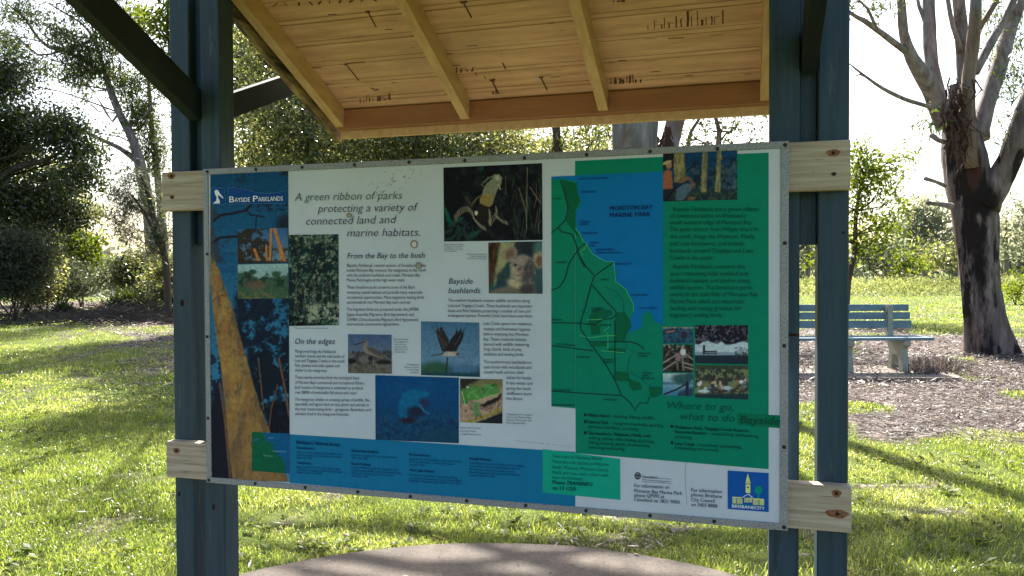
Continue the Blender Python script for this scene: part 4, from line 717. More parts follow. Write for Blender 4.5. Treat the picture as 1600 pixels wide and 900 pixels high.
text('areas_text', [(464, 707.5, 534, 711, 'Open forest and wetlands. Picnic facilities and'), (464, 711.8, 535.5, 715.4, 'walking tracks. Acacia Road, Karawatha'), (464, 716.2, 488, 717.4, '20km from CBD'), (464, 730.3, 533, 734, 'Open forest. Picnic facilities and walking tracks.'), (464, 734.8, 535.5, 738.8, 'Toohey Rd, Tarragindi. Griffith University Road,'), (464, 739.2, 504, 741.4, 'Nathan. 10km from CBD'),
    (550, 712, 620, 716, 'Open forest. Habitat of koala. Alperton Road,'), (550, 716.4, 575, 718, '20km from CBD'), (550, 731, 622, 735.4, 'Coastal bushlands with tidal mangroves and'), (550, 735.6, 627.5, 740.6, 'foreshore parks. Birdlife, boating, walking and cycling.'), (550, 740.2, 614, 744.2, 'Wynnum, Manly, Lota foreshores'), (550, 744.6, 575, 746.2, '15km from CBD'),
    (640, 717.8, 722, 722.6, 'Open forest. Picnic facilities, scenic drives. Drive'), (640, 722.2, 710, 726.6, 'Mt Coot-tha Road, Toowong. Sir Samuel'), (640, 726.8, 664, 728.4, '7km from CBD'), (640, 743, 715, 747.6, 'Wetlands and woodlands. Picnic facilities, fishing'), (640, 747.8, 722, 752.6, 'and boating. Wyampa Road, Deep Water Bend,'), (640, 752.4, 720, 757, 'Bald Hills. Wetland trails, 20km from CBD'),
    (734, 724.2, 820, 729.6, 'Tidal wetland, woodlands. Picnic facilities, walking'), (734, 729, 812, 733.8, 'trails, bikeway, birdwatching. Nudgee Road and'), (734, 734, 805.5, 738.4, 'Bicentennial bikeway, Environment Centre,'), (734, 738.8, 812, 743.4, 'Boondall. Paperbark Drive, Boondall Wetlands'), (734, 743.4, 774, 746, 'Reserve, 15km from CBD')], 3.4, NB)
flush()
# scuffs and dents in the printed face
mb = MB(); rg = random.Random(12)
for i in range(46):
    t = rg.random(); x = 588+t*60+rg.gauss(0, 14); y = 296-t*26+rg.gauss(0, 8); L = rg.uniform(.8, 5); a = rg.uniform(-1.2, .2); wd = rg.uniform(.3, 1.1)
    mb.add([bp(*pq, .0008) for pq in ((x, y), (x+L*math.cos(a), y+L*math.sin(a)), (x+L*math.cos(a)+wd*.5, y+L*math.sin(a)+wd), (x+.3, y+wd))], [(0, 1, 2, 3)])
for i in range(40):
    x = rg.uniform(460, 690); y = rg.uniform(275, 670); r = rg.uniform(.3, .8); mb.add([bp(x+dx*r, y+dy*r, .0009) for dx, dy in ((-1, 0), (0, -1), (1, .2), (.1, 1))], [(0, 1, 2, 3)])
for (x0, y0, x1, y1) in ((1071.5, 722, 1070, 742), (1070, 742, 1071.3, 762), (1071.3, 762, 1073, 790), (806, 688, 842, 692), (842, 692, 895, 698)):
    for k in range(5):
        u, v_ = k/5, (k+.7)/5; mb.add([bp(x0+(x1-x0)*u, y0+(y1-y0)*u, .0009), bp(x0+(x1-x0)*v_, y0+(y1-y0)*v_, .0009), bp(x0+(x1-x0)*v_+.9, y0+(y1-y0)*v_+.5, .0009), bp(x0+(x1-x0)*u+.6, y0+(y1-y0)*u+.6, .0009)], [(0, 1, 2, 3)])
mb.build('scuff_marks', ink(92, 88, 84), board)['kind'] = 'stuff'
for x, y, rx, ry in ((647.5, 381.5, 5.4, 6.4), (546, 336.5, 4.2, 3.8), (654.5, 415, 5, 5.5)):
    ring = shape('dent', [[(x+rx*math.cos(t), y+ry*math.sin(t)) for t in [i*.42 for i in range(15)]]], (92, 88, 84), .0040)
    shape('dent_centre', [[(x+.4+rx*.68*math.cos(t), y+.4+ry*.72*math.sin(t)) for t in [i*.42 for i in range(15)]]], (148, 152, 150) if y < 400 and x > 600 else (112, 116, 108), .0044, ring)
# ------------------------------------------------------------------ bench
def bench():
    ez = lambda u, v, z: tuple(uv2w(u, v, z))
    # measured in metres right of / ahead of the viewpoint
    v0 = float(w2uv(gr(1421, 586))[1]); k = v0/F_PX
    root = thing('park_bench', 'blue slatted park bench on concrete legs beside the big gum tree', 'bench', ez(640*k, v0, 0))
    uL, uR = (1199-800)*k, (1457-800)*k-.02
    def bx(mb, u0, u1, va, vb, z0, z1, mi=0):
        mb.hexa([ez(u0, va, z0), ez(u1, va, z0), ez(u1, vb, z0), ez(u0, vb, z0), ez(u0, va, z1), ez(u1, va, z1), ez(u1, vb, z1), ez(u0, vb, z1)], mi)
    zs = CAM[2]-(534-426)*k
    for j in range(4):
        mb = MB(); bx(mb, uL, uR, v0-.10+j*.118, v0+.005+j*.118, zs, zs+.04); mb.build('seat_slat', M['bench'], root)
    for j, (yt, yb) in enumerate(((478, 488.5), (490.5, 501.5), (503.5, 515))):
        vb = v0+.44+.03*(2-j); kk = vb/F_PX; za, zb_ = CAM[2]-(yb-426)*kk, CAM[2]-(yt-426)*kk
        mb = MB(); bx(mb, (1199-800)*kk, (1420+j*2.4-800)*kk, vb, vb+.035, za, zb_); mb.build('back_slat', M['bench'], root)
    for px in (1414, 1327, 1240):
        u = (px-800)*k; mb = MB()
        def leg(pts, d):
            # closed outline in (v, z), thick along u
            n = len(pts); vs = [ez(u-.045, v0+a, b) for a, b in pts]+[ez(u+.045, v0+a, b) for a, b in pts]
            mb.add(vs, [(i, (i+1) % n, (i+1) % n+n, i+n) for i in range(n)]+[tuple(range(n-1, -1, -1)), tuple(range(n, 2*n))])
        zl = zs-.002
        leg([(-.075, 0), (.03, 0), (.11, zl*.55), (.26, zl*.55), (.33, 0), (.44, 0), (.36, zl*.62), (.46, zl*.95), (.57, 1.0), (.50, 1.0), (.40, zl), (-.09, zl), (-.09, zl-.07), (.01, zl-.12), (-.03, zl*.45)], 0)
        mb.build('leg', M['bleg'], root)
        b = MB(); bx(b, u-.035, u+.035, v0+.415, v0+.437, zs+.05, CAM[2]-(481-426)*k); b.build('back_support', M['bleg'], root)
    mb = MB(); us = [(1170-800)*k, (1478-800)*k]; c = [(us[0], v0-.62), (us[1]-.12, v0-.66), (us[1]+.02, v0-.1), (us[1]-.05, v0+.75), (us[0], v0+.8)]
    n = len(c); vs = [ez(a, b, -.06) for a, b in c]+[ez(a, b, .05) for a, b in c]
    mb.add(vs, [(i, (i+1) % n, (i+1) % n+n, i+n) for i in range(n)]+[tuple(range(n, 2*n))])
    tag(mb.build('bench_slab', M['bslab']), kind='structure')
bench()

# ------------------------------------------------------------------ leaves, trees
NR = np.random.RandomState(11)
def rot_frames(n, droop, rs):
    d = rs.normal(size=(n, 3)); d[:, 2] -= droop; d /= np.linalg.norm(d, axis=1)[:, None]
    r = rs.normal(size=(n, 3)); s = np.cross(d, r); s /= np.linalg.norm(s, axis=1)[:, None]+1e-9
    return d, s, np.cross(d, s)
def leaf_mesh(name, P, size, aspect, droop, rs, tint=None):
    """one rhombic, slightly folded leaf per point"""
    n = len(P); d, s, nn_ = rot_frames(n, droop, rs); L = (size*rs.uniform(.65, 1.3, n))[:, None]; W = L*aspect
    v = np.empty((n, 4, 3)); v[:, 0] = P; v[:, 1] = P+d*L*.45+s*W*.5+nn_*W*.12; v[:, 2] = P+d*L; v[:, 3] = P+d*L*.45-s*W*.5+nn_*W*.12
    idx = np.arange(n*4).reshape(n, 4); t = rs.rand(n) if tint is None else np.clip(tint+rs.normal(0, .16, n), 0, 1)
    return np_mesh(name, v.reshape(-1, 3), [4]*n, idx, {'rnd': ('FACE', t)})
def clump_points(clusters, per_m3, sig, leaves, rs, boost=2.6):
    """leaf sprays inside ellipsoids (centre, rx, rz, weight): clumps with gaps between"""
    out = []; tint = []
    for c, rx, rz, wt in clusters:
        m = max(6, int(boost*per_m3*wt*rx*rx*rz*4.19)); x = rs.normal(size=(m, 3)); x /= np.linalg.norm(x, axis=1)[:, None]
        x *= (rs.rand(m)**(1/2.0))[:, None]; q = np.asarray(c)+x*np.array([rx, rx, rz])
        kk = leaves; pts = q[:, None]+rs.normal(size=(m, kk, 3))*sig*rs.uniform(.6, 1.5, (m, 1, 1)); tt = np.repeat(rs.rand(m)*.7+.15, kk)
        out.append(pts.reshape(-1, 3)); tint.append(tt)
    return np.concatenate(out), np.concatenate(tint)
LEAF = {
 'dark': leafmat('dark_broad_leaf', [(0, (.018, .028, .012)), (.5, (.036, .050, .018)), (.85, (.066, .080, .030)), (1, (.12, .125, .05))], .28, (1.4, 1.6, .6), .5, .35),
 'gum': leafmat('gum_leaf', [(0, (.035, .052, .026)), (.5, (.062, .085, .036)), (.85, (.10, .12, .042)), (1, (.16, .14, .06))], .42, (1.4, 1.5, .6), .3),
 'olive': leafmat('olive_leaf', [(0, (.036, .048, .024)), (.4, (.085, .10, .045)), (.7, (.17, .175, .085)), (.9, (.29, .275, .16)), (1, (.46, .43, .3))], .55, (1.7, 1.7, .85), .8, .25),
 'bright': leafmat('bright_leaf', [(0, (.06, .085, .014)), (.5, (.105, .14, .022)), (1, (.17, .19, .035))], .55, (1.5, 1.5, .5), .2),
 'grey': leafmat('grey_needle', [(0, (.036, .044, .032)), (.5, (.062, .072, .048)), (1, (.11, .115, .075))], .35, (1.2, 1.3, .8), .15),
 'far': leafmat('hazed_far_leaf', [(0, (.16, .175, .13)), (.5, (.23, .245, .185)), (1, (.33, .34, .26))], .55, (1.3, 1.3, 1.), .1, .8),  # distance haze is put into the leaf colour as extra paleness
 'twig': leafmat('grey_twig', [(0, (.022, .019, .019)), (.6, (.06, .052, .05)), (1, (.14, .12, .11))], .05, (1, 1, 1), .2),
 'field': leafmat('field_grass', [(0, (.10, .12, .05)), (.5, (.19, .21, .095)), (1, (.31, .31, .17))], .5, (1.4, 1.4, .8), .2),
 'dry': leafmat('dry_leaf', [(0, (.05, .036, .03)), (.45, (.115, .092, .08)), (.8, (.22, .18, .155)), (1, (.42, .36, .32))], .15, (1.1, 1, .9), .3),
}
BARK = {
 'grey': bark('grey_gum_bark', [(.28, (.075, .065, .06)), (.5, (.18, .16, .15)), (.72, (.31, .28, .265))], (7, 7, 1.1), .5, .02, (1.6, .55, .68, (.15, .10, .075))),
 'big': bark('weathered_gum_bark', [(.3, (.050, .036, .032)), (.5, (.145, .110, .100)), (.72, (.30, .245, .225))], (6, 6, .9), 1., .06, (1.5, .50, .56, (.018, .012, .011), (2.2, 2.2, .5))),
 'tan': bark('tan_limb_bark', [(.3, (.10, .065, .045)), (.52, (.19, .135, .095)), (.72, (.28, .22, .17))], (9, 9, 1.2), .4, .02, (2.2, .58, .7, (.16, .15, .145))),
 'limb': bark('grey_limb_bark', [(.3, (.09, .070, .063)), (.5, (.21, .172, .158)), (.72, (.35, .30, .28))], (9, 9, 1.6), .4, .02, (2., .6, .7, (.10, .06, .045))),
 'brown': bark('brown_stem_bark', [(.3, (.04, .03, .022)), (.7, (.11, .085, .065))], (14, 14, 3), .5, .01),
 'red': bark('shedding_bark', [(.3, (.035, .018, .013)), (.6, (.09, .045, .032)), (.8, (.16, .09, .065))], (16, 16, 2.5), .8, .03),
}
def stain(m, spots):
    """dark weathered patches of their own shape on a trunk: (centre, radii)"""
    nt = m.node_tree; bs = nt.nodes['Principled BSDF']; lk = bs.inputs['Base Color'].links[0]; c = lk.from_socket
    for p, r, col in spots:
        mp = nn(nt, 'ShaderNodeMapping'); mp.inputs['Scale'].default_value = [1/x for x in r]; mp.inputs['Location'].default_value = [-a/x for a, x in zip(p, r)]
        nt.links.new(nn(nt, 'ShaderNodeNewGeometry').outputs['Position'], mp.inputs['Vector'])
        ln = nn(nt, 'ShaderNodeVectorMath', operation='LENGTH'); nt.links.new(mp.outputs[0], ln.inputs[0])
        ns = noise(nt, coords(nt, (5, 5, 1.6)), 1, 6, .7); ad = nn(nt, 'ShaderNodeMath', operation='MULTIPLY_ADD'); nt.links.new(ns, ad.inputs[0]); ad.inputs[1].default_value = 1.6; nt.links.new(ln.outputs['Value'], ad.inputs[2])
        c = mixc(nt, ramp(nt, ad.outputs[0], [(0, (1, 1, 1)), (.995, (1, 1, 1)), (1, (0, 0, 0))]) if False else ramp(nt, scale01(nt, ad.outputs[0], 1.5, 1.9), [(0, (1, 1, 1)), (1, (0, 0, 0))]), c, col)
    nt.links.new(c, bs.inputs['Base Color'])
def scale01(nt, s, a, b):
    m = nn(nt, 'ShaderNodeMapRange'); m.inputs[1].default_value = a; m.inputs[2].default_value = b; nt.links.new(s, m.inputs[0]); return m.outputs[0]
def cl(px, py, depth, rx, ry, wt=1.):     # a crown clump measured at its real distance
    s = depth/F_PX; return (at(px, py, depth), rx*s, ry*s, wt)
def limb_mesh(paths, seg=7, rough=.08, seed=0, step=.5):
    mb = MB()
    for i, (pts, rad) in enumerate(paths):
        q, r = curve_pts(pts, rad, step); mb.tube(q, r, seg, rough, seed+i)
    return mb
def feeders(trunk, clusters, r0, rs):
    """a branch from the trunk out to every crown clump"""
    T = np.array(trunk[0]); out = []
    for c, rx, rz, wt in clusters:
        c = np.asarray(c); cand = [t for t in T if t[2] < c[2]-.25*np.hypot(*(c-t)[:2])] or [T[0]]
        b = min(cand, key=lambda t: np.linalg.norm(c-t)); m = (b+c)/2+np.array([0, 0, -.06*np.linalg.norm(c-b)])+rs.normal(size=3)*.08*np.linalg.norm(c-b)
        out.append(([b, m, c], [r0, r0*.6, r0*.2]))
        for _ in range(2):
            e = c+rs.normal(size=3)*np.array([rx, rx, rz])*.6; out.append(([m, (m+e)/2+rs.normal(size=3)*.1, e], [r0*.5, r0*.3, r0*.1]))
    return out
def tree(name, label, cat, trunk, limbs, clusters, leaf, bk, size, aspect, droop, per, sig, leaves, r0=.03, group=None, seed=1, seg=8, limb_parts=False):
    rs = np.random.RandomState(seed); base = np.array(trunk[0][0])
    root = thing(name, label, cat, tuple(base), group)
    paths = [trunk]+limbs+feeders((curve_pts(*trunk, .6)[0],), clusters, r0, rs)
    limb_mesh(paths, seg, .07, seed, .4).build('trunk', BARK[bk], root, True)
    P, t = clump_points(clusters, per, sig, leaves, rs)
    link('crown', leaf_mesh('crown', P, size, aspect, droop, rs, t), LEAF[leaf], root)
    return root
def shrub(name, label, cat, px, depth, clusters, leaf, size, aspect, droop, per, sig, leaves, seed=1, group=None):
    rs = np.random.RandomState(seed); b = at(px, 426, depth); b[2] = -.02; root = thing(name, label, cat, tuple(b), group)
    st = [([b+np.array([rs.uniform(-.15, .15), rs.uniform(-.15, .15), 0]), (b+np.asarray(c[0]))/2+rs.normal(size=3)*.1, np.asarray(c[0])], [.03, .02, .006]) for c in clusters]
    limb_mesh(st, 5, .05, seed).build('stem', BARK['brown'], root, True)
    P, t = clump_points(clusters, per, sig, leaves, rs); P[:, 2] = np.maximum(P[:, 2], .03)
    link('foliage', leaf_mesh('foliage', P, size, aspect, droop, rs, t), LEAF[leaf], root)
    return root
def gp(px, depth): p = at(px, 426, depth); p[2] = -.05; return p

# --- big gum on the right
DR = 14.0
def big_gum():
    d = DR; a = lambda x, y, dd=0: at(x, y, d+dd); s = d/F_PX
    K = (.014, .010, .010); stain(BARK['big'], [(a(1540, 312, -.42), (.24, .3, .32), K), (a(1535, 420, -.4), (.17, .3, .95), K), (a(1528, 520, -.45), (.36, .3, .55), K), (a(1524, 265, -.45), (.13, .25, .42), (.06, .024, .016)), (a(1492, 180, -.3), (.2, .4, .45), (.035, .02, .016)), (a(1508, 470, -.4), (.08, .2, .8), (.03, .02, .018))])
    base = gp(1546, d); root = thing('gum_tree', 'big forked gum tree with dark stained trunk standing right of the blue bench', 'tree', tuple(base))
    tp = [(base, 36), (a(1546, 545), 34), (a(1539, 500), 29), (a(1532, 450), 26), (a(1528, 400), 27), (a(1524, 340), 32), (a(1516, 290), 34), (a(1508, 240), 31), (a(1503, 195), 24), (a(1498, 160), 14), (a(1494, 132), 8)]
    mb = MB(); q, r = curve_pts([p for p, _ in tp], [x*s for _, x in tp], .12); rg = np.random.RandomState(3); seg = 26
    vs = []; ph = rg.rand(6)*6
    for i, (c, rr) in enumerate(zip(q, r)):
        for k in range(seg):
            an = 2*math.pi*k/seg; z = c[2]; fl = max(0, .6-z)*.35
            f = 1+.07*math.sin(3*an+ph[0]+z*.5)+.05*math.sin(5*an+ph[1]-z*.8)+.03*math.sin(9*an+ph[2]+z*1.4)+fl*max(0, math.sin(4*an+ph[3]))+rg.uniform(-.018, .018)
            vs.append((c[0]+math.cos(an)*rr*f, c[1]+math.sin(an)*rr*f, z))
    n = len(q); mb.add(vs, [(i*seg+k, i*seg+(k+1) % seg, (i+1)*seg+(k+1) % seg, (i+1)*seg+k) for i in range(n-1) for k in range(seg)]+[tuple((n-1)*seg+k for k in range(seg))])
    mb.build('trunk', BARK['big'], root, True)
    L = [([(1478, 200, 0), (1460, 152, 0), (1446, 124, -.2), (1425, 92, -.4), (1412, 52, -.6), (1408, 0, -.8), (1398, -90, -1), (1380, -190, -1)], [15, 14, 13, 10, 7, 6, 4, 2], 'limb'),
         ([(1432, 100, -.3), (1414, 80, -.5), (1368, 45, -1.), (1350, 32, -1.2), (1328, 20, -1.4), (1300, -10, -1.6)], [5, 5, 4, 3.4, 2.4, 1.2], 'limb'),
         ([(1369, 46, -1.), (1356, 14, -1.2), (1338, -4, -1.3)], [2.6, 2, 1.2], 'limb'),
         ([(1480, 190, .3), (1464, 140, .5), (1454, 86, .7), (1451, 0, .9), (1448, -120, 1.2), (1440, -250, 1.4)], [12, 11, 10.5, 10, 6, 3], 'limb'),
         ([(1451, 44, .8), (1436, 10, .9), (1430, -30, 1)], [4, 3, 2], 'limb'),
         ([(1518, 262, -.35), (1515, 215, -.42), (1513, 138, -.5), (1520, 69, -.6), (1525, 0, -.7), (1530, -120, -.8), (1538, -260, -1)], [10, 10, 9.5, 9, 8, 6, 3], 'tan'),
         ([(1506, 170, .1), (1505, 103, .15), (1501, 34, .2), (1498, 0, .2), (1490, -140, .3)], [9, 10, 10, 9, 5], 'limb'),
         ([(1503, 80, .1), (1489, 41, 0), (1481, 0, 0), (1470, -80, -.1)], [3.6, 3.6, 3.2, 2], 'limb'),
         ([(1530, 215, .2), (1537, 180, .3), (1563, 98, .5), (1579, 41, .7), (1594, 0, .8), (1630, -110, 1)], [15, 13.5, 12, 11, 11, 6], 'limb'),
         ([(1524, 114, 0), (1551, 62, .1), (1568, 34, .2), (1584, 0, .2), (1610, -60, .3)], [6, 6.5, 5.5, 5, 3], 'limb'),
         ([(1530, 45, .3), (1542, 26, .3), (1556, 4, .3), (1570, -40, .3)], [4, 4, 4, 3], 'tan'),
         ([(1538, 322, -.2), (1556, 292, -.3), (1578, 248, -.5), (1597, 193, -.7), (1625, 120, -.9), (1680, 20, -1.2), (1730, -90, -1.5)], [23, 20, 17, 15, 14, 10, 5], 'big'),
         ([(1480, 176, -.2), (1453, 167, -.4), (1414, 155, -.8), (1379, 138, -1.1), (1356, 122, -1.3), (1336, 107, -1.5), (1328, 100, -1.6)], [3.6, 3.2, 3, 2.6, 2, 1.4, .8], 'limb'),
         ([(1356, 122, -1.3), (1344, 116, -1.4), (1336, 119, -1.5)], [1.4, 1.2, .7], 'limb'),
         ([(1480, 222, -.3), (1466, 219, -.6), (1456, 212, -.8)], [4, 3.4, 4], 'limb'), ([(1476, 290, -.3), (1462, 284, -.7), (1446, 279, -1.)], [3.4, 2.6, 3], 'limb'), ([(1486, 322, -.5), (1468, 319, -.9), (1448, 317, -1.1)], [5, 3.4, 2.4], 'limb')]
    for i, (pts, rad, bk) in enumerate(L):
        limb_mesh([([a(*p) for p in pts], [x*s for x in rad])], 10, .07, 40+i, .18).build('limb', BARK[bk], root, True)
    # hanging strips of shed bark in the fork
    mb = MB(); rg = random.Random(8)
    for i in range(110):
        x = 1484+rg.gauss(14, 11); y = rg.uniform(120, 232); p = a(x, y, -.45-rg.random()*.25); l = rg.uniform(.15, .5); an = rg.uniform(0, 3.14); wv = Vector((math.cos(an), math.sin(an), 0))*rg.uniform(.008, .026)
        p = Vector(p); m_ = p+Vector((rg.gauss(0, .06), rg.gauss(0, .06)-.03, -l*.5)); e = p+Vector((rg.gauss(0, .1), rg.gauss(0, .1), -l))
        mb.add([p-wv, p+wv, m_+wv, m_-wv, e+wv*.4, e-wv*.4], [(0, 1, 2, 3), (3, 2, 4, 5)])
    mb.build('shedding_bark', BARK['red'], root)
    rs = np.random.RandomState(21)
    C = [cl(1378, 6, d-1.2, 24, 14, 1.6), cl(1336, 2, d-1.4, 16, 12, 1.4), cl(1560, 30, d+1, 24, 18, 1.3), cl(1585, 128, d+.9, 20, 24, 1.4), cl(1552, 92, d+.9, 16, 16, 1.1), cl(1598, 60, d+1.1, 16, 24, 1.3), cl(1575, 180, d+.2, 16, 16, 1.), cl(1450, 192, d-.7, 16, 20, 2.), cl(1520, 40, d+.8, 14, 14, .8), cl(1590, 40, d+1, 16, 20, .9), cl(1556, 150, d+.7, 12, 10, .6), cl(1592, 100, d+.6, 18, 20, .9), cl(1560, 118, d+.4, 18, 14, .6), cl(1578, 72, d+.8, 22, 12, .7), cl(1545, 86, d+.2, 12, 12, .5), cl(1544, 14, d+.4, 16, 12, .9), cl(1596, 178, d-.7, 12, 10, 1.2), cl(1572, 212, d-.5, 14, 8, .4), cl(1592, 150, d, 14, 14, .8), cl(1545, 60, d+.5, 14, 10, .5)]
    C += [cl(1400, -90, d-1, 60, 30, .35), cl(1450, -220, d+1, 80, 45, .4), cl(1535, -290, d-1, 90, 50, .4), cl(1620, -150, d+1, 80, 45, .45), cl(1490, -160, d, 60, 30, .35), cl(1720, -110, d-1.4, 90, 50, .45), cl(1310, -60, d-1.6, 40, 25, .4)]
    P, t = clump_points(C, 75, .10, 9, rs, 3.2); link('crown', leaf_mesh('crown', P, .13, .2, 1.1, rs, t), LEAF['gum'], root)
big_gum()

# --- big gum behind the board
def back_gum():
    d = 11.5; a = lambda x, y, dd=0: at(x, y, d+dd); s = d/F_PX; b = gp(1002, d); b2 = a(1018, 400, .2)
    root = thing('gum_tree', 'smooth grey gum tree with two trunks rising behind the notice board', 'tree', tuple(b))
    limb_mesh([([b, a(1002, 500), a(996, 350), a(993, 240), a(992, 190), a(988, 80), a(975, -120), a(950, -330)], [56*s, 50*s, 42*s, 36*s, 35.5*s, 34*s, 26*s, 14*s])], 18, .05, 5, .2).build('trunk', BARK['grey'], root, True)
    limb_mesh([([b2, a(1030, 300, .3), a(1044, 235, .4), a(1056, 185, .5), a(1075, 80, .6), a(1110, -100, .8), a(1160, -300, 1)], [26*s, 22*s, 16*s, 15*s, 14*s, 12*s, 6*s])], 14, .05, 6, .2).build('trunk', BARK['grey'], root, True)
    mb = MB(); rg = random.Random(3)
    for i in range(40):
        p = Vector(a(1042+rg.gauss(0, 7), rg.uniform(196, 225), -.1)); l = rg.uniform(.1, .4); wv = Vector((rg.uniform(.008, .02), 0, 0)); e = p+Vector((rg.gauss(0, .1), rg.gauss(0, .05), -l)); mb.add([p-wv, p+wv, e+wv*.5, e-wv*.5], [(0, 1, 2, 3)])
    mb.build('shedding_bark', BARK['red'], root)
    rs = np.random.RandomState(5); C = []
    for (x, y, dd, r, w_) in ((560, -120, .6, 34, 1.), (640, -190, .5, 36, 1.), (700, -130, .7, 30, .9), (775, -185, .5, 32, 1.), (850, -110, .7, 30, 1.), (870, -205, .6, 36, 1.), (940, -160, .6, 32, 1.), (1010, -220, .6, 38, 1.), (1080, -150, .8, 36, 1.), (1010, -90, .5, 26, .9), (1150, -210, 1., 40, .9), (600, -40, .8, 30, .9), (760, -60, 1., 30, .8), (1180, -330, .5, 60, .6), (820, -330, .6, 60, .6), (1000, -400, .2, 70, .6), (680, -320, .4, 50, .6)): C.append(cl(x, y, d+dd, r, r*.55, w_))  # unseen crown clumps above the roof, placed to dapple slab and lawn
    limb_mesh([([a(975, -120), a(900, -165, .6), a(800, -170, .6), a(690, -140, .6), a(570, -110, .6)], [.12, .10, .08, .06, .02]), ([a(860, -172, .6), a(770, -200, .5), a(650, -190, .5)], [.05, .04, .02]), ([a(980, -110), a(1040, -190, .6), a(1140, -200, 1.)], [.08, .06, .02])], 8, .06, 19, .25).build('limb', BARK['grey'], root, True)  # unseen limbs added so their shadows stripe the slab
    limb_mesh([([a(962, -230), (a(962, -230)+np.asarray(c[0]))/2+np.array([0, 0, .3]), np.asarray(c[0])], [.11, .07, .02]) for c in C[:4]]+[([a(1135, -200, .9), (a(1135, -200, .9)+np.asarray(c[0]))/2, np.asarray(c[0])], [.09, .06, .02]) for c in C[2:]], 8, .06, 9, .3).build('limb', BARK['grey'], root, True)
    P, t = clump_points(C, 26, .15, 9, rs, 3.1); link('crown', leaf_mesh('crown', P, .15, .22, 1., rs, t), LEAF['gum'], root)
back_gum()

# --- dense small-leaved trees behind the shelter
def thicket(label, px, d, C, seed, leaf='olive', per=85):
    base = gp(px, d); top = at(px, 120, d)
    tree('small_leaved_tree', label, 'tree', ([base, (base+top)/2+np.array([.2, .1, 0]), top], [.16, .12, .05]), [], C, leaf, 'brown', .085, .42, .2, per, .12, 9, .045, 'small leaved trees behind the shelter', seed)
d = 13.5
thicket('dense olive green tree filling the space between the left posts and the roof edge', 470, d, [cl(400, 90, d, 60, 70), cl(440, 190, d-.4, 80, 60), cl(400, 260, d, 70, 60), cl(500, 250, d, 80, 60), cl(520, 130, d+.4, 90, 70, .8), cl(330, 330, d+.3, 70, 60, .8), cl(450, 340, d+.5, 90, 60, .7), cl(470, 30, d+.3, 80, 50, .7), cl(500, -60, d-1.8, 44, 24, 1.), cl(400, -75, d-1.5, 40, 22, 1.)], 31)  # last two clumps are out of view, added to shade the near lawn
thicket('dense dark tree seen between the roof edge and the middle of the board', 640, d+.8, [cl(600, 230, d+.6, 80, 60), cl(690, 230, d+.5, 80, 50), cl(640, 150, d+1, 110, 70, .8), cl(740, 270, d+.4, 80, 60, .9), cl(600, 330, d+.8, 110, 60, .6), cl(760, 190, d+1.2, 70, 60, .8)], 32)
thicket('thinner sunlit tree left of the grey gum trunks', 860, d+1.2, [cl(760, 235, d+1, 40, 30, .7), cl(810, 250, d+1, 60, 40, .7), cl(880, 225, d+1.2, 44, 34, .55), cl(930, 215, d+1, 40, 40, .75), cl(850, 300, d+1.4, 90, 50, .6), cl(900, 120, d+1.4, 80, 60, .5), cl(790, 215, d+1.6, 30, 26, .6)], 33)
d2 = 24.
tree('tall_leafy_tree', 'tall leafy tree standing behind the olive tree next to the left posts', 'tree', ([gp(400, d2), at(405, 250, d2), at(410, 100, d2), at(420, 0, d2)], [.3, .24, .16, .06]), [],
     [cl(400, 60, d2, 60, 40), cl(440, 20, d2, 60, 40), cl(360, 110, d2, 50, 40), cl(470, 100, d2, 60, 40), cl(420, 170, d2, 70, 40), cl(510, 180, d2, 60, 40), cl(560, 240, d2, 70, 40), cl(640, 220, d2, 60, 34), cl(790, 225, d2, 50, 26, .9), cl(860, 235, d2, 50, 24, .8), cl(930, 220, d2, 40, 24, .8), cl(450, 250, d2, 80, 40), cl(380, -40, d2, 60, 40, .8), cl(480, -50, d2, 60, 40, .8), cl(330, 30, d2, 40, 40, .6), cl(720, 250, d2, 50, 30, .9)], 'olive', 'brown', .16, .42, .3, 26, .22, 10, .06, None, 44)
# open tree between the gum trunks and the right posts
d = 19.
tree('young_tree', 'open young tree with reddish branches between the grey gum and the right posts', 'tree', ([gp(1120, d), at(1118, 330, d), at(1122, 235, d), at(1124, 205, d), at(1112, 160, d)], [.12, .10, .075, .06, .03]),
     [([at(1074, 300, d), at(1073, 235, d), at(1080, 205, d), at(1096, 180, d), at(1100, 150, d)], [.06, .05, .045, .035, .02]), ([at(1122, 225, d), at(1135, 208, d), at(1150, 203, d), at(1148, 180, d)], [.03, .025, .02, .01])],
     [cl(1062, 195, d, 18, 14, 1.), cl(1070, 222, d, 16, 14, 1.), cl(1135, 190, d, 18, 14, .8), cl(1150, 226, d, 20, 12, .9), cl(1092, 220, d, 22, 16, 1.1), cl(1106, 195, d, 16, 12, .6), cl(1186, 205, d, 18, 28, 1.), cl(1175, 235, d, 18, 14, .9), cl(1160, 190, d, 12, 10, .6), cl(1145, 222, d, 10, 6, .5), cl(1100, 120, d, 60, 40, .5), cl(1180, 110, d, 50, 50, .5), cl(1090, 260, d, 40, 30, .8), cl(1210, 270, d, 40, 40, .8)], 'gum', 'tan', .13, .4, .3, 26, .16, 9, .03, None, 41)

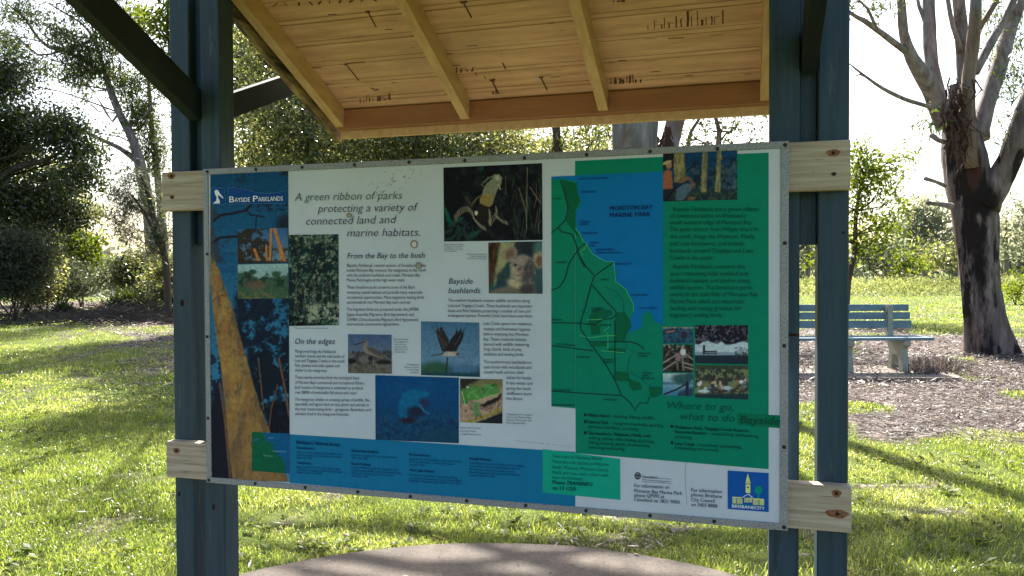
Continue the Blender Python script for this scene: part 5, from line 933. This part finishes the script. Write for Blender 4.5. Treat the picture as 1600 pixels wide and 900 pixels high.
# --- trees on the left
d = 28.
tree('broadleaf_tree', 'dark dense broadleaf tree at the far left edge of the lawn', 'tree', ([gp(-60, d), at(-50, 400, d), at(-38, 320, d), at(-25, 250, d), at(-30, 160, d)], [.34, .28, .24, .18, .08]),
     [([at(-40, 330, d), at(5, 276, d), at(36, 258, d), at(66, 252, d), at(100, 235, d)], [.16, .14, .12, .09, .04]), ([at(-45, 390, d), at(0, 385, d), at(30, 372, d)], [.12, .09, .04])],
     [cl(25, 195, d, 50, 34), cl(90, 200, d-.5, 44, 32), cl(125, 232, d, 34, 28), cl(130, 275, d-.6, 34, 26), cl(80, 285, d+.6, 40, 24, .8), cl(20, 310, d-.5, 46, 28), cl(85, 330, d, 44, 24), cl(20, 360, d, 40, 30, .8), cl(110, 350, d+.5, 26, 22, .8), cl(-60, 230, d, 70, 60), cl(-90, 330, d, 60, 50), cl(-20, 120, d+.8, 60, 40, .8), cl(20, 235, d+1, 50, 26, .7), cl(-70, 130, d, 60, 50)], 'dark', 'brown', .15, .5, .3, 32, .26, 12, .06, None, 51)
d = 34.
tree('tall_gum_tree', 'tall airy gum tree with thin forked limbs against the white sky at left', 'tree', ([gp(246, d), at(238, 380, d), at(228, 300, d), at(210, 225, d), at(186, 176, d), at(170, 140, d), at(150, 60, d)], [.34, .30, .26, .20, .15, .10, .04]),
     [([at(214, 252, d), at(188, 232, d), at(158, 218, d), at(128, 205, d), at(112, 202, d)], [.13, .11, .09, .06, .03]), ([at(260, 420, d+1), at(252, 330, d+1), at(248, 290, d+1), at(238, 207, d+1), at(234, 150, d+1), at(228, 90, d+1)], [.2, .18, .16, .12, .08, .04]),
      ([at(206, 218, d), at(204, 196, d), at(226, 180, d), at(240, 160, d)], [.08, .06, .05, .02]), ([at(186, 176, d), at(176, 190, d), at(160, 165, d), at(150, 150, d)], [.06, .05, .04, .02]), ([at(150, 60, d), at(95, 80, d), at(60, 60, d), at(40, 30, d), at(10, 5, d)], [.08, .07, .06, .05, .03]), ([at(95, 80, d), at(60, 86, d), at(30, 60, d), at(5, 52, d)], [.05, .045, .035, .02]), ([at(198, 198, d), at(172, 130, d), at(140, 50, d), at(100, 20, d), at(75, 5, d)], [.07, .06, .05, .04, .02])],
     [cl(95, 52, d, 28, 20, .9), cl(120, 80, d-.6, 32, 22), cl(150, 105, d, 34, 20), cl(120, 118, d, 26, 20), cl(40, 20, d, 40, 18, .6), cl(20, 70, d+.5, 30, 20, .7), cl(55, 105, d, 32, 16, .7), cl(170, 70, d, 34, 20, .7), cl(200, 125, d, 32, 22, .8), cl(215, 160, d+.6, 26, 20), cl(228, 190, d+.6, 28, 22), cl(240, 225, d+.8, 24, 24), cl(240, 255, d+1, 22, 18), cl(200, 235, d, 14, 10, .7), cl(175, 205, d, 12, 8, .7), cl(140, 20, d, 40, 22, .5), cl(200, 30, d, 40, 26, .5), cl(15, 130, d, 30, 18, .7), cl(110, -60, d, 110, 44, .25), cl(260, 120, d+1, 24, 40, .8), cl(-60, 40, d, 60, 40, .5), cl(128, 150, d, 16, 12, .6), cl(300, -60, d, 90, 50, .4)], 'gum', 'limb', .21, .24, .9, 30, .26, 11, .04, None, 52)
d = 20.
tree('young_tree', 'yellow green sunlit tree crown right beside the left posts', 'tree', ([gp(300, d), at(298, 300, d), at(285, 160, d), at(262, 60, d)], [.14, .11, .08, .03]), [],
     [cl(238, 32, d, 26, 20), cl(250, 58, d, 22, 16), cl(225, 20, d+.3, 18, 12, .7), cl(262, 20, d, 26, 22), cl(252, 84, d, 14, 12, .7), cl(300, 60, d, 40, 60, .8), cl(270, -30, d, 50, 30, .7), cl(320, 180, d, 40, 50, .7)], 'bright', 'brown', .15, .42, .4, 42, .16, 9, .03, None, 53)
d = 40.
tree('broadleaf_tree', 'olive green tree far back between the dark tree and the tall gum', 'tree', ([gp(60, d), at(60, 380, d), at(62, 320, d), at(70, 280, d)], [.3, .25, .2, .08]), [], [cl(20, 300, d, 40, 24), cl(60, 330, d, 40, 24), cl(100, 310, d, 34, 22), cl(140, 330, d, 30, 18), cl(0, 350, d, 40, 24), cl(50, 370, d, 50, 22), cl(110, 365, d, 34, 20), cl(20, 250, d, 40, 24), cl(75, 265, d, 34, 20), cl(-40, 300, d, 40, 50)], 'olive', 'brown', .24, .45, .3, 9, .28, 11, .06, None, 55)
d = 26.
tree('she_oak', 'feathery grey green small tree between the dark tree and the left posts', 'tree', ([gp(262, d), at(258, 400, d), at(240, 340, d), at(228, 290, d), at(215, 265, d)], [.13, .11, .09, .06, .03]),
     [([at(256, 400, d), at(225, 330, d), at(200, 300, d)], [.06, .05, .02])],
     [cl(212, 275, d, 26, 16), cl(196, 305, d, 24, 22), cl(186, 338, d, 24, 18), cl(215, 320, d+.3, 22, 26), cl(175, 300, d, 14, 12, .8), cl(240, 300, d, 22, 14, .8), cl(200, 365, d+.4, 26, 18), cl(250, 365, d, 22, 26), cl(255, 330, d+.3, 20, 18, .8), cl(240, 395, d, 22, 18)], 'grey', 'brown', .22, .10, .6, 46, .16, 14, .02, None, 54)
GS = 'low shrubs along the far edge of the lawn'
d = 25.
shrub('shrub', 'grey green thin stemmed shrub under the dark broadleaf tree', 'shrub', 20, d, [cl(20, 385, d, 40, 26), cl(60, 400, d, 30, 24), cl(10, 420, d, 36, 22), cl(55, 430, d, 30, 18), cl(-40, 400, d, 40, 36), cl(20, 446, d, 40, 14), cl(75, 385, d+1, 22, 20)], 'grey', .13, .34, .3, 90, .2, 10, 61, GS)
d = 36.
shrub('shrub', 'bright yellow green sunlit shrub in the gap between the dark tree and the she oak', 'shrub', 128, d, [cl(112, 372, d, 24, 20), cl(140, 380, d, 20, 16), cl(126, 402, d, 30, 16), cl(105, 400, d, 20, 16), cl(148, 408, d, 18, 10)], 'bright', .24, .5, .3, 16, .22, 9, 62, GS)
d = 27.
shrub('shrub', 'dark rounded shrub against the left posts behind the mulch', 'shrub', 262, d, [cl(255, 412, d, 20, 18), cl(275, 420, d, 24, 22), cl(248, 435, d, 22, 12), cl(290, 440, d, 24, 14)], 'olive', .14, .4, .3, 60, .16, 10, 63, GS)
d = 32.
shrub('shrub', 'grey brown scrub filling in behind the large strappy clump', 'shrub', 205, d, [cl(180, 425, d, 24, 16), cl(215, 410, d, 26, 20), cl(240, 425, d, 26, 18), cl(160, 440, d, 20, 10)], 'grey', .15, .35, .3, 44, .18, 10, 66, GS)
d = 38.
shrub('shrub', 'dark scrub far behind under the broadleaf tree', 'shrub', 40, d, [cl(-10, 400, d, 40, 30), cl(40, 405, d, 40, 26), cl(85, 410, d, 24, 20), cl(-60, 410, d, 40, 30)], 'olive', .2, .4, .3, 22, .22, 10, 67, GS)
d = 30.
shrub('shrub', 'olive scrubby bush left of the dark strappy clump', 'shrub', 70, d, [cl(78, 405, d, 22, 22), cl(60, 425, d, 26, 16), cl(86, 430, d, 14, 12)], 'olive', .16, .4, .3, 34, .16, 10, 64, GS)
for (px, d, lb, lf, sd) in ((-30, 27., 'grey green low scrub at the far left corner of the lawn', 'grey', 111), (40, 31., 'twiggy olive scrub at the foot of the dark broadleaf tree', 'olive', 112), (95, 33., 'low grey scrub left of the gap in the far bushes', 'grey', 113), (222, 31., 'low olive scrub right of the gap in the far bushes', 'olive', 114), (272, 29., 'low grey scrub touching the left posts', 'grey', 115)):
    rs_ = random.Random(sd)
    shrub('shrub', lb, 'shrub', px, d, [cl(px+rs_.uniform(-34, 34), rs_.uniform(418, 458), d+rs_.uniform(-1, 1), rs_.uniform(18, 30), rs_.uniform(12, 20)) for _ in range(8)], lf, .14, .4, .3, 60, .2, 10, sd, GS)
def strappy(label, px, py, d, r, n, seed):
    rs = np.random.RandomState(seed); b = gp(px, d); b[2] = 0; root_z = .0
    a = rs.rand(n)*6.283; tilt = rs.rand(n)**.8*1.25; L = r*rs.uniform(.7, 1.15, n)*1.25; off = rs.normal(size=(n, 2))*r*.28
    v = []; lo = []
    for i in range(n):
        o = np.array([b[0]+off[i, 0], b[1]+off[i, 1], 0]); h = np.array([math.cos(a[i]), math.sin(a[i]), 0]); s = np.array([-h[1], h[0], 0])*.02
        p1 = o+h*math.sin(tilt[i])*L[i]*.5+np.array([0, 0, math.cos(tilt[i]*.7)*L[i]*.62]); p2 = o+h*math.sin(tilt[i])*L[i]*1.0+np.array([0, 0, math.cos(tilt[i]*1.05)*L[i]*.85])
        v += [o-s, o+s, p1+s*.8, p1-s*.8, p2+s*.15, p2-s*.15]
    f = np.arange(n*6).reshape(n, 6); q = np.concatenate([f[:, [0, 1, 2, 3]], f[:, [3, 2, 4, 5]]], 1).reshape(-1, 4)
    o = link('strappy_clump', np_mesh('strappy_clump', np.array(v), [4]*len(q), q, {'rnd': ('FACE', rs.rand(len(q)))}), LEAF['dark'])
    tag(o, label, 'plant', 'strappy clumps at the far edge of the lawn')
strappy('large dark strappy leaved clump beside the path gap', 198, 430, 29, .95, 900, 71)
strappy('small dark strappy leaved clump under the bright shrub', 98, 440, 28, .5, 420, 72)
# dead twigs banked up on the mulch
def twigs():
    rs = np.random.RandomState(77); n = 5200; px = rs.uniform(-160, 330, n); dd = rs.uniform(22.5, 29, n)
    v = np.zeros((n, 4, 3))
    for i in range(n):
        p = gp(px[i], dd[i]); h = .55*max(0, 1-abs((px[i]-190)/150))*rs.rand(); p[2] = h*.9; e = p+np.array([rs.normal()*.3, rs.normal()*.3, rs.normal()*.16]); w_ = np.array([0, 0, .012])
        v[i] = p-w_, e-w_*.4, e+w_*.4, p+w_
    v[..., 2] = np.maximum(v[..., 2], .0)
    o = link('dry_twigs', np_mesh('dry_twigs', v.reshape(-1, 3), [4]*n, np.arange(4*n), {'rnd': ('FACE', rs.rand(n)*.8)}), LEAF['twig']); tag(o, kind='stuff')
twigs()

# --- right background
d = 24.
tree('young_tree', 'yellow green leafy young tree just right of the right posts', 'tree', ([gp(1322, d), at(1325, 440, d), at(1335, 400, d), at(1338, 330, d), at(1350, 270, d)], [.10, .09, .08, .06, .03]),
     [([at(1235, 405, d), at(1250, 388, d), at(1275, 368, d), at(1300, 362, d), at(1334, 380, d)], [.04, .06, .08, .08, .07]), ([at(1262, 378, d), at(1255, 350, d), at(1240, 330, d)], [.03, .025, .015])],
     [cl(1340, 240, d, 22, 20), cl(1362, 262, d, 26, 20), cl(1392, 250, d, 16, 14, .7), cl(1345, 290, d, 26, 20), cl(1378, 300, d, 22, 14), cl(1340, 330, d, 24, 16), cl(1372, 345, d, 26, 16), cl(1350, 372, d, 28, 18), cl(1335, 400, d, 14, 10, .8), cl(1404, 330, d, 12, 9, .5), cl(1418, 238, d, 12, 8, .3), cl(1290, 300, d, 40, 36, .8), cl(1262, 345, d, 20, 20, .6), cl(1256, 395, d, 20, 16, .6), cl(1398, 380, d, 14, 10, .7), cl(1385, 275, d+.5, 24, 18, .8), cl(1400, 310, d+.5, 18, 14, .6), cl(1390, 360, d+.6, 22, 16, .8), cl(1335, 265, d+.6, 20, 30, .8), cl(1425, 245, d, 10, 6, .4)], 'bright', 'brown', .14, .45, .4, 46, .2, 9, .03, None, 81)
FG = 'pale trees along the far side of the field'
def fartree(label, px, d, C, seed, leaf='far', size=.55):
    base = gp(px, d); top = at(px, 340, d)
    tree('field_tree', label, 'tree', ([base, (base+top)/2, top], [.3, .22, .08]), [], [cl(*c[:2], d+c[4] if len(c) > 4 else d, *c[2:4]) for c in C], leaf, 'limb', size, .4, .5, .9, .6, 11, .08, FG, seed, 6)
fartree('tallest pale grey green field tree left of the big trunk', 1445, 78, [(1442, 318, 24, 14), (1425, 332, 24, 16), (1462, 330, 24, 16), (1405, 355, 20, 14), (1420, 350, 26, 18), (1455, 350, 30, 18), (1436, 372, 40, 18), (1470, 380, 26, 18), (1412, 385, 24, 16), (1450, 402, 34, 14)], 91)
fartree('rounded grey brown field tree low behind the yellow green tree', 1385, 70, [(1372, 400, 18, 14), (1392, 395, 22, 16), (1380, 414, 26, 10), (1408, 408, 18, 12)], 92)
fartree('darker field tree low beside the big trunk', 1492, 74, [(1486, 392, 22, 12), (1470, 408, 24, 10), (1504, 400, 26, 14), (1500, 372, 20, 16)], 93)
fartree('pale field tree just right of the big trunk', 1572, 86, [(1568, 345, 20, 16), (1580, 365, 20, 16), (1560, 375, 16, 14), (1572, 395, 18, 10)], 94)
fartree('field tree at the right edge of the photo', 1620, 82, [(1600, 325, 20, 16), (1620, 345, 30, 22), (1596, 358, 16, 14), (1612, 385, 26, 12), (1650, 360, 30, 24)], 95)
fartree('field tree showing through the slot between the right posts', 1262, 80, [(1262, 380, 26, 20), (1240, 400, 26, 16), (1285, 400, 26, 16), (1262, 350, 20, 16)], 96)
FS = 'scrubby bushes between the field and its trees'
d = 62.
shrub('field_shrub', 'grey brown scrub bush beside the young yellow green tree', 'shrub', 1375, d, [cl(1362, 405, d, 22, 16), cl(1382, 398, d+2, 20, 18), cl(1350, 392, d+3, 22, 22), cl(1395, 412, d, 18, 12)], 'grey', .36, .4, .4, 3.4, .4, 10, 101, FS)
shrub('field_shrub', 'yellow green field bush in front of the tallest pale tree', 'shrub', 1420, d, [cl(1412, 408, d, 20, 14), cl(1432, 412, d-1, 20, 11), cl(1402, 416, d-2, 16, 9)], 'bright', .34, .45, .4, 3.2, .4, 10, 102, FS)
shrub('field_shrub', 'olive field bush at the left edge of the big trunk', 'shrub', 1478, d, [cl(1462, 404, d, 20, 16), cl(1482, 398, d+1, 22, 18), cl(1500, 408, d, 18, 14), cl(1450, 396, d+4, 20, 18)], 'olive', .34, .4, .4, 3.2, .4, 10, 103, FS)
d = 34.
shrub('field_shrub', 'bright leafy bush at the right edge of the photo behind the big trunk', 'shrub', 1590, d, [cl(1580, 452, d, 18, 18), cl(1600, 444, d, 22, 20), cl(1620, 455, d, 26, 20)], 'bright', .2, .4, .4, 12, .25, 10, 104, FS)
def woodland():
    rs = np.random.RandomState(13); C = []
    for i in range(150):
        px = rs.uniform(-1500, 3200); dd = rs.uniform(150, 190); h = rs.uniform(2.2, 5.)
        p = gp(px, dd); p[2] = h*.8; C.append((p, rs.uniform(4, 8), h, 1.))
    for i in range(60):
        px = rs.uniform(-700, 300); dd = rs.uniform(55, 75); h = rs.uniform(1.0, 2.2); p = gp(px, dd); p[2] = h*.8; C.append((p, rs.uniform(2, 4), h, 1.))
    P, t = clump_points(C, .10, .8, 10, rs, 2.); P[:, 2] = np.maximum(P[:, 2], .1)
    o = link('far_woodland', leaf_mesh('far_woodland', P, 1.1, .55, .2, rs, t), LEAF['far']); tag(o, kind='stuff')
woodland()
def weeds():
    rs = np.random.RandomState(17); n = 60000; u = rs.uniform(-14, 60, n); v = rs.uniform(45, 72, n)**1.0; h = 1.0*vnoise(u*.35, v*.35, 21)+.2
    P = np.stack([CAM[0]+u*math.cos(YAW)-v*math.sin(YAW), CAM[1]+u*math.sin(YAW)+v*math.cos(YAW), rs.rand(n)*h], -1)
    o = link('field_weeds', leaf_mesh('field_weeds', P, .26, .3, -1.2, rs, vnoise(u*.5, v*.5, 22)), LEAF['field']); tag(o, kind='stuff')
weeds()

# ------------------------------------------------------------------ grass and fallen leaves
GRASS = leafmat('grass_blade', [(0, (.055, .085, .024)), (.35, (.13, .175, .042)), (.7, (.24, .265, .085)), (.88, (.38, .365, .2)), (1, (.55, .52, .38))], .58, (1.7, 1.72, .85), .7, .28)
def field_samples(n, rs, vmin, vmax, pw):
    """points on the ground, closer together nearby"""
    v = (vmin**pw+rs.rand(n)*(vmax**pw-vmin**pw))**(1/pw); u = (rs.rand(n)*2-1)*(v*.70+1.6); return u, v
def clear_of(P):
    ok = np.hypot(P[:, 0]-SLC[0], P[:, 1]-SLC[1]) > SLR-.035*NR.rand(len(P))
    for x in PX: ok &= ~((P[:, 0] > x-.02) & (P[:, 0] < x+.11) & (P[:, 1] > .05) & (P[:, 1] < .19))
    return ok
def uvP(u, v): return np.stack([CAM[0]+u*math.cos(YAW)-v*math.sin(YAW), CAM[1]+u*math.sin(YAW)+v*math.cos(YAW), np.zeros_like(u)], -1)
def grass():
    rs = np.random.RandomState(19); V = []; A = []
    for n, v0, v1, pw, h, w_ in ((620000, 2.2, 9, .5, .037, .0026), (230000, 8, 24, .4, .042, .0065), (70000, 22, 48, .6, .055, .018)):
        u, v = field_samples(n, rs, v0, v1, pw); P = uvP(u, v); lt = litter(P)
        dens = .12+.88*smooth01((.6*vnoise(u*2.3, v*2.3, 41)+.4*vnoise(u*6, v*6, 46)-.28)*3.2); ok = clear_of(P) & (rs.rand(n) > lt*1.08) & (rs.rand(n) < dens)
        u, v, P = u[ok], v[ok], P[ok]; n = len(u); big = .55+.9*vnoise(u*1.6, v*1.6, 42)**1.5+.5*(vnoise(u*.9+7, v*.9, 43) > .66)
        a = rs.rand(n)*6.283; lean = rs.uniform(.15, 1.35, n); H = h*big*rs.uniform(.5, 1.5, n); hd = np.stack([np.cos(a), np.sin(a), 0*a], -1); b = rs.rand(n)*6.283
        s = np.stack([np.cos(b), np.sin(b), 0*b], -1)*(w_*rs.uniform(.6, 1.3, n))[:, None]; z = np.array([0, 0, 1.])
        m = P+hd*(H*np.sin(lean)*.45)[:, None]+z*(H*.6*np.cos(lean*.6))[:, None]; e = P+hd*(H*np.sin(lean)*1.15)[:, None]+z*(H*.95*np.cos(lean))[:, None]
        V.append(np.stack([P-s, P+s, m+s*.8, m-s*.8, e], 1)); A.append(np.clip(.34*vnoise(u*.8, v*.8, 44)+.34*vnoise(u*3.1, v*3.1, 45)+rs.rand(n)*.5-.06, 0, 1))
    V = np.concatenate(V); A = np.concatenate(A); n = len(V); f = np.arange(n*5).reshape(n, 5)
    loops = np.concatenate([f[:, [0, 1, 2, 3]], f[:, [3, 2, 4]]], 1).ravel(); sz = np.tile([4, 3], n)
    o = link('grass', np_mesh('grass', V.reshape(-1, 3), sz, loops, {'rnd': ('FACE', np.repeat(A, 2))}), GRASS); tag(o, kind='stuff')
grass()
def fallen():
    rs = np.random.RandomState(23); out = []
    for n, v0, v1, pw, sz in ((190000, 2.6, 14, .5, .036), (90000, 10, 32, .6, .08)):
        u, v = field_samples(n, rs, v0, v1, pw); P = uvP(u, v); lt = litter(P, False); ok = clear_of(P) & (rs.rand(n) < lt*1.0+.015); P = P[ok]; n = len(P)
        d, s, nn_ = rot_frames(n, 0, rs); d[:, 2] *= .4; s[:, 2] *= .5; L = (sz*rs.uniform(.5, 1.2, n)*np.where(rs.rand(n) < .25, 2.6, 1.))[:, None]; W = np.minimum(L*.3, sz*.34); P[:, 2] = rs.rand(n)**2*.06+.005
        out.append(np.stack([P, P+d*L*.45+s*W*.5, P+d*L, P+d*L*.5-s*W*.5], 1))
    V = np.concatenate(out); V[..., 2] = np.maximum(V[..., 2], .003); n = len(V)
    o = link('leaf_litter', np_mesh('leaf_litter', V.reshape(-1, 3), [4]*n, np.arange(4*n), {'rnd': ('FACE', rs.rand(n))}), LEAF['dry']); tag(o, kind='stuff')
fallen()
def sticks():
    rs = np.random.RandomState(43); u, v = field_samples(26000, rs, 3, 22, .6); P = uvP(u, v); ok = clear_of(P) & (rs.rand(len(P)) < litter(P, False)-.25); P = P[ok]; n = len(P)
    a = rs.rand(n)*6.283; L = rs.uniform(.06, .26, n)[:, None]; d = np.stack([np.cos(a), np.sin(a), rs.uniform(-.05, .22, n)], -1); s = np.stack([-np.sin(a), np.cos(a), 0*a], -1)*rs.uniform(.004, .012, n)[:, None]; P[:, 2] = .012
    V = np.stack([P-s, P+s, P+d*L+s*.5, P+d*L-s*.5], 1); o = link('bark_sticks', np_mesh('bark_sticks', V.reshape(-1, 3), [4]*n, np.arange(4*n), {'rnd': ('FACE', rs.rand(n))}), LEAF['twig']); tag(o, kind='stuff')
    n = 260; a = rs.rand(n)*6.283; r = SLR*np.sqrt(rs.uniform(.3, .995, n)); P = np.stack([SLC[0]+r*np.cos(a), SLC[1]+r*np.sin(a), np.full(n, .034)], -1)
    d, s, _ = rot_frames(n, 0, rs); d[:, 2] = np.abs(d[:, 2])*.15; s[:, 2] *= .2; L = rs.uniform(.02, .07, n)[:, None]
    V = np.stack([P, P+d*L*.45+s*L*.12, P+d*L, P+d*L*.5-s*L*.12], 1); V[..., 2] = np.maximum(V[..., 2], .032); o = link('slab_leaves', np_mesh('slab_leaves', V.reshape(-1, 3), [4]*n, np.arange(4*n), {'rnd': ('FACE', rs.rand(n)*.7)}), LEAF['dry']); tag(o, kind='stuff')
sticks()
def rusty_tufts():
    rs = np.random.RandomState(29); n = 1500; px = np.where(rs.rand(n) < .6, rs.normal(1455, 22, n), rs.uniform(1225, 1420, n)); dd = rs.uniform(10.9, 12.2, n); v = np.zeros((n, 4, 3))
    for i in range(n):
        p = gp(px[i], dd[i]); p[2] = 0; h = rs.uniform(.04, .2)*(1 if 1415 < px[i] < 1500 else .6); e = p+np.array([rs.normal()*.14, rs.normal()*.14, h]); s = np.array([.011, 0, 0]); v[i] = p-s, p+s, e+s*.2, e-s*.2
    o = link('dry_grass', np_mesh('dry_grass', v.reshape(-1, 3), [4]*n, np.arange(4*n), {'rnd': ('FACE', rs.rand(n))}), LEAF['dry']); tag(o, kind='stuff')
rusty_tufts()


def ground_weeds():
    """flat broad-leaved weeds between the grass"""
    rs = np.random.RandomState(37); u, v = field_samples(2600, rs, 2.8, 12, .6); P = uvP(u, v); ok = clear_of(P) & (litter(P) < .6) & (vnoise(u*.9, v*.9, 61) > .45); P = P[ok]
    n = len(P); k = 9; a = rs.rand(n, k)*6.283; L = rs.uniform(.025, .06, (n, 1))*rs.uniform(.7, 1.2, (n, k)); h = np.stack([np.cos(a), np.sin(a), rs.uniform(.15, .8, (n, k))], -1); s = np.stack([-np.sin(a), np.cos(a), 0*a], -1)*(L*.25)[..., None]
    b = P[:, None]+np.array([0, 0, .012]); V = np.stack([b+0*h, b+h*(L*.5)[..., None]+s, b+h*L[..., None]*np.array([1, 1, .7]), b+h*(L*.5)[..., None]-s], 2).reshape(-1, 3)
    o = link('lawn_weeds', np_mesh('lawn_weeds', V, [4]*(n*k), np.arange(4*n*k), {'rnd': ('FACE', np.repeat(rs.rand(n), k))}), LEAF['bright']); tag(o, kind='stuff')
ground_weeds()
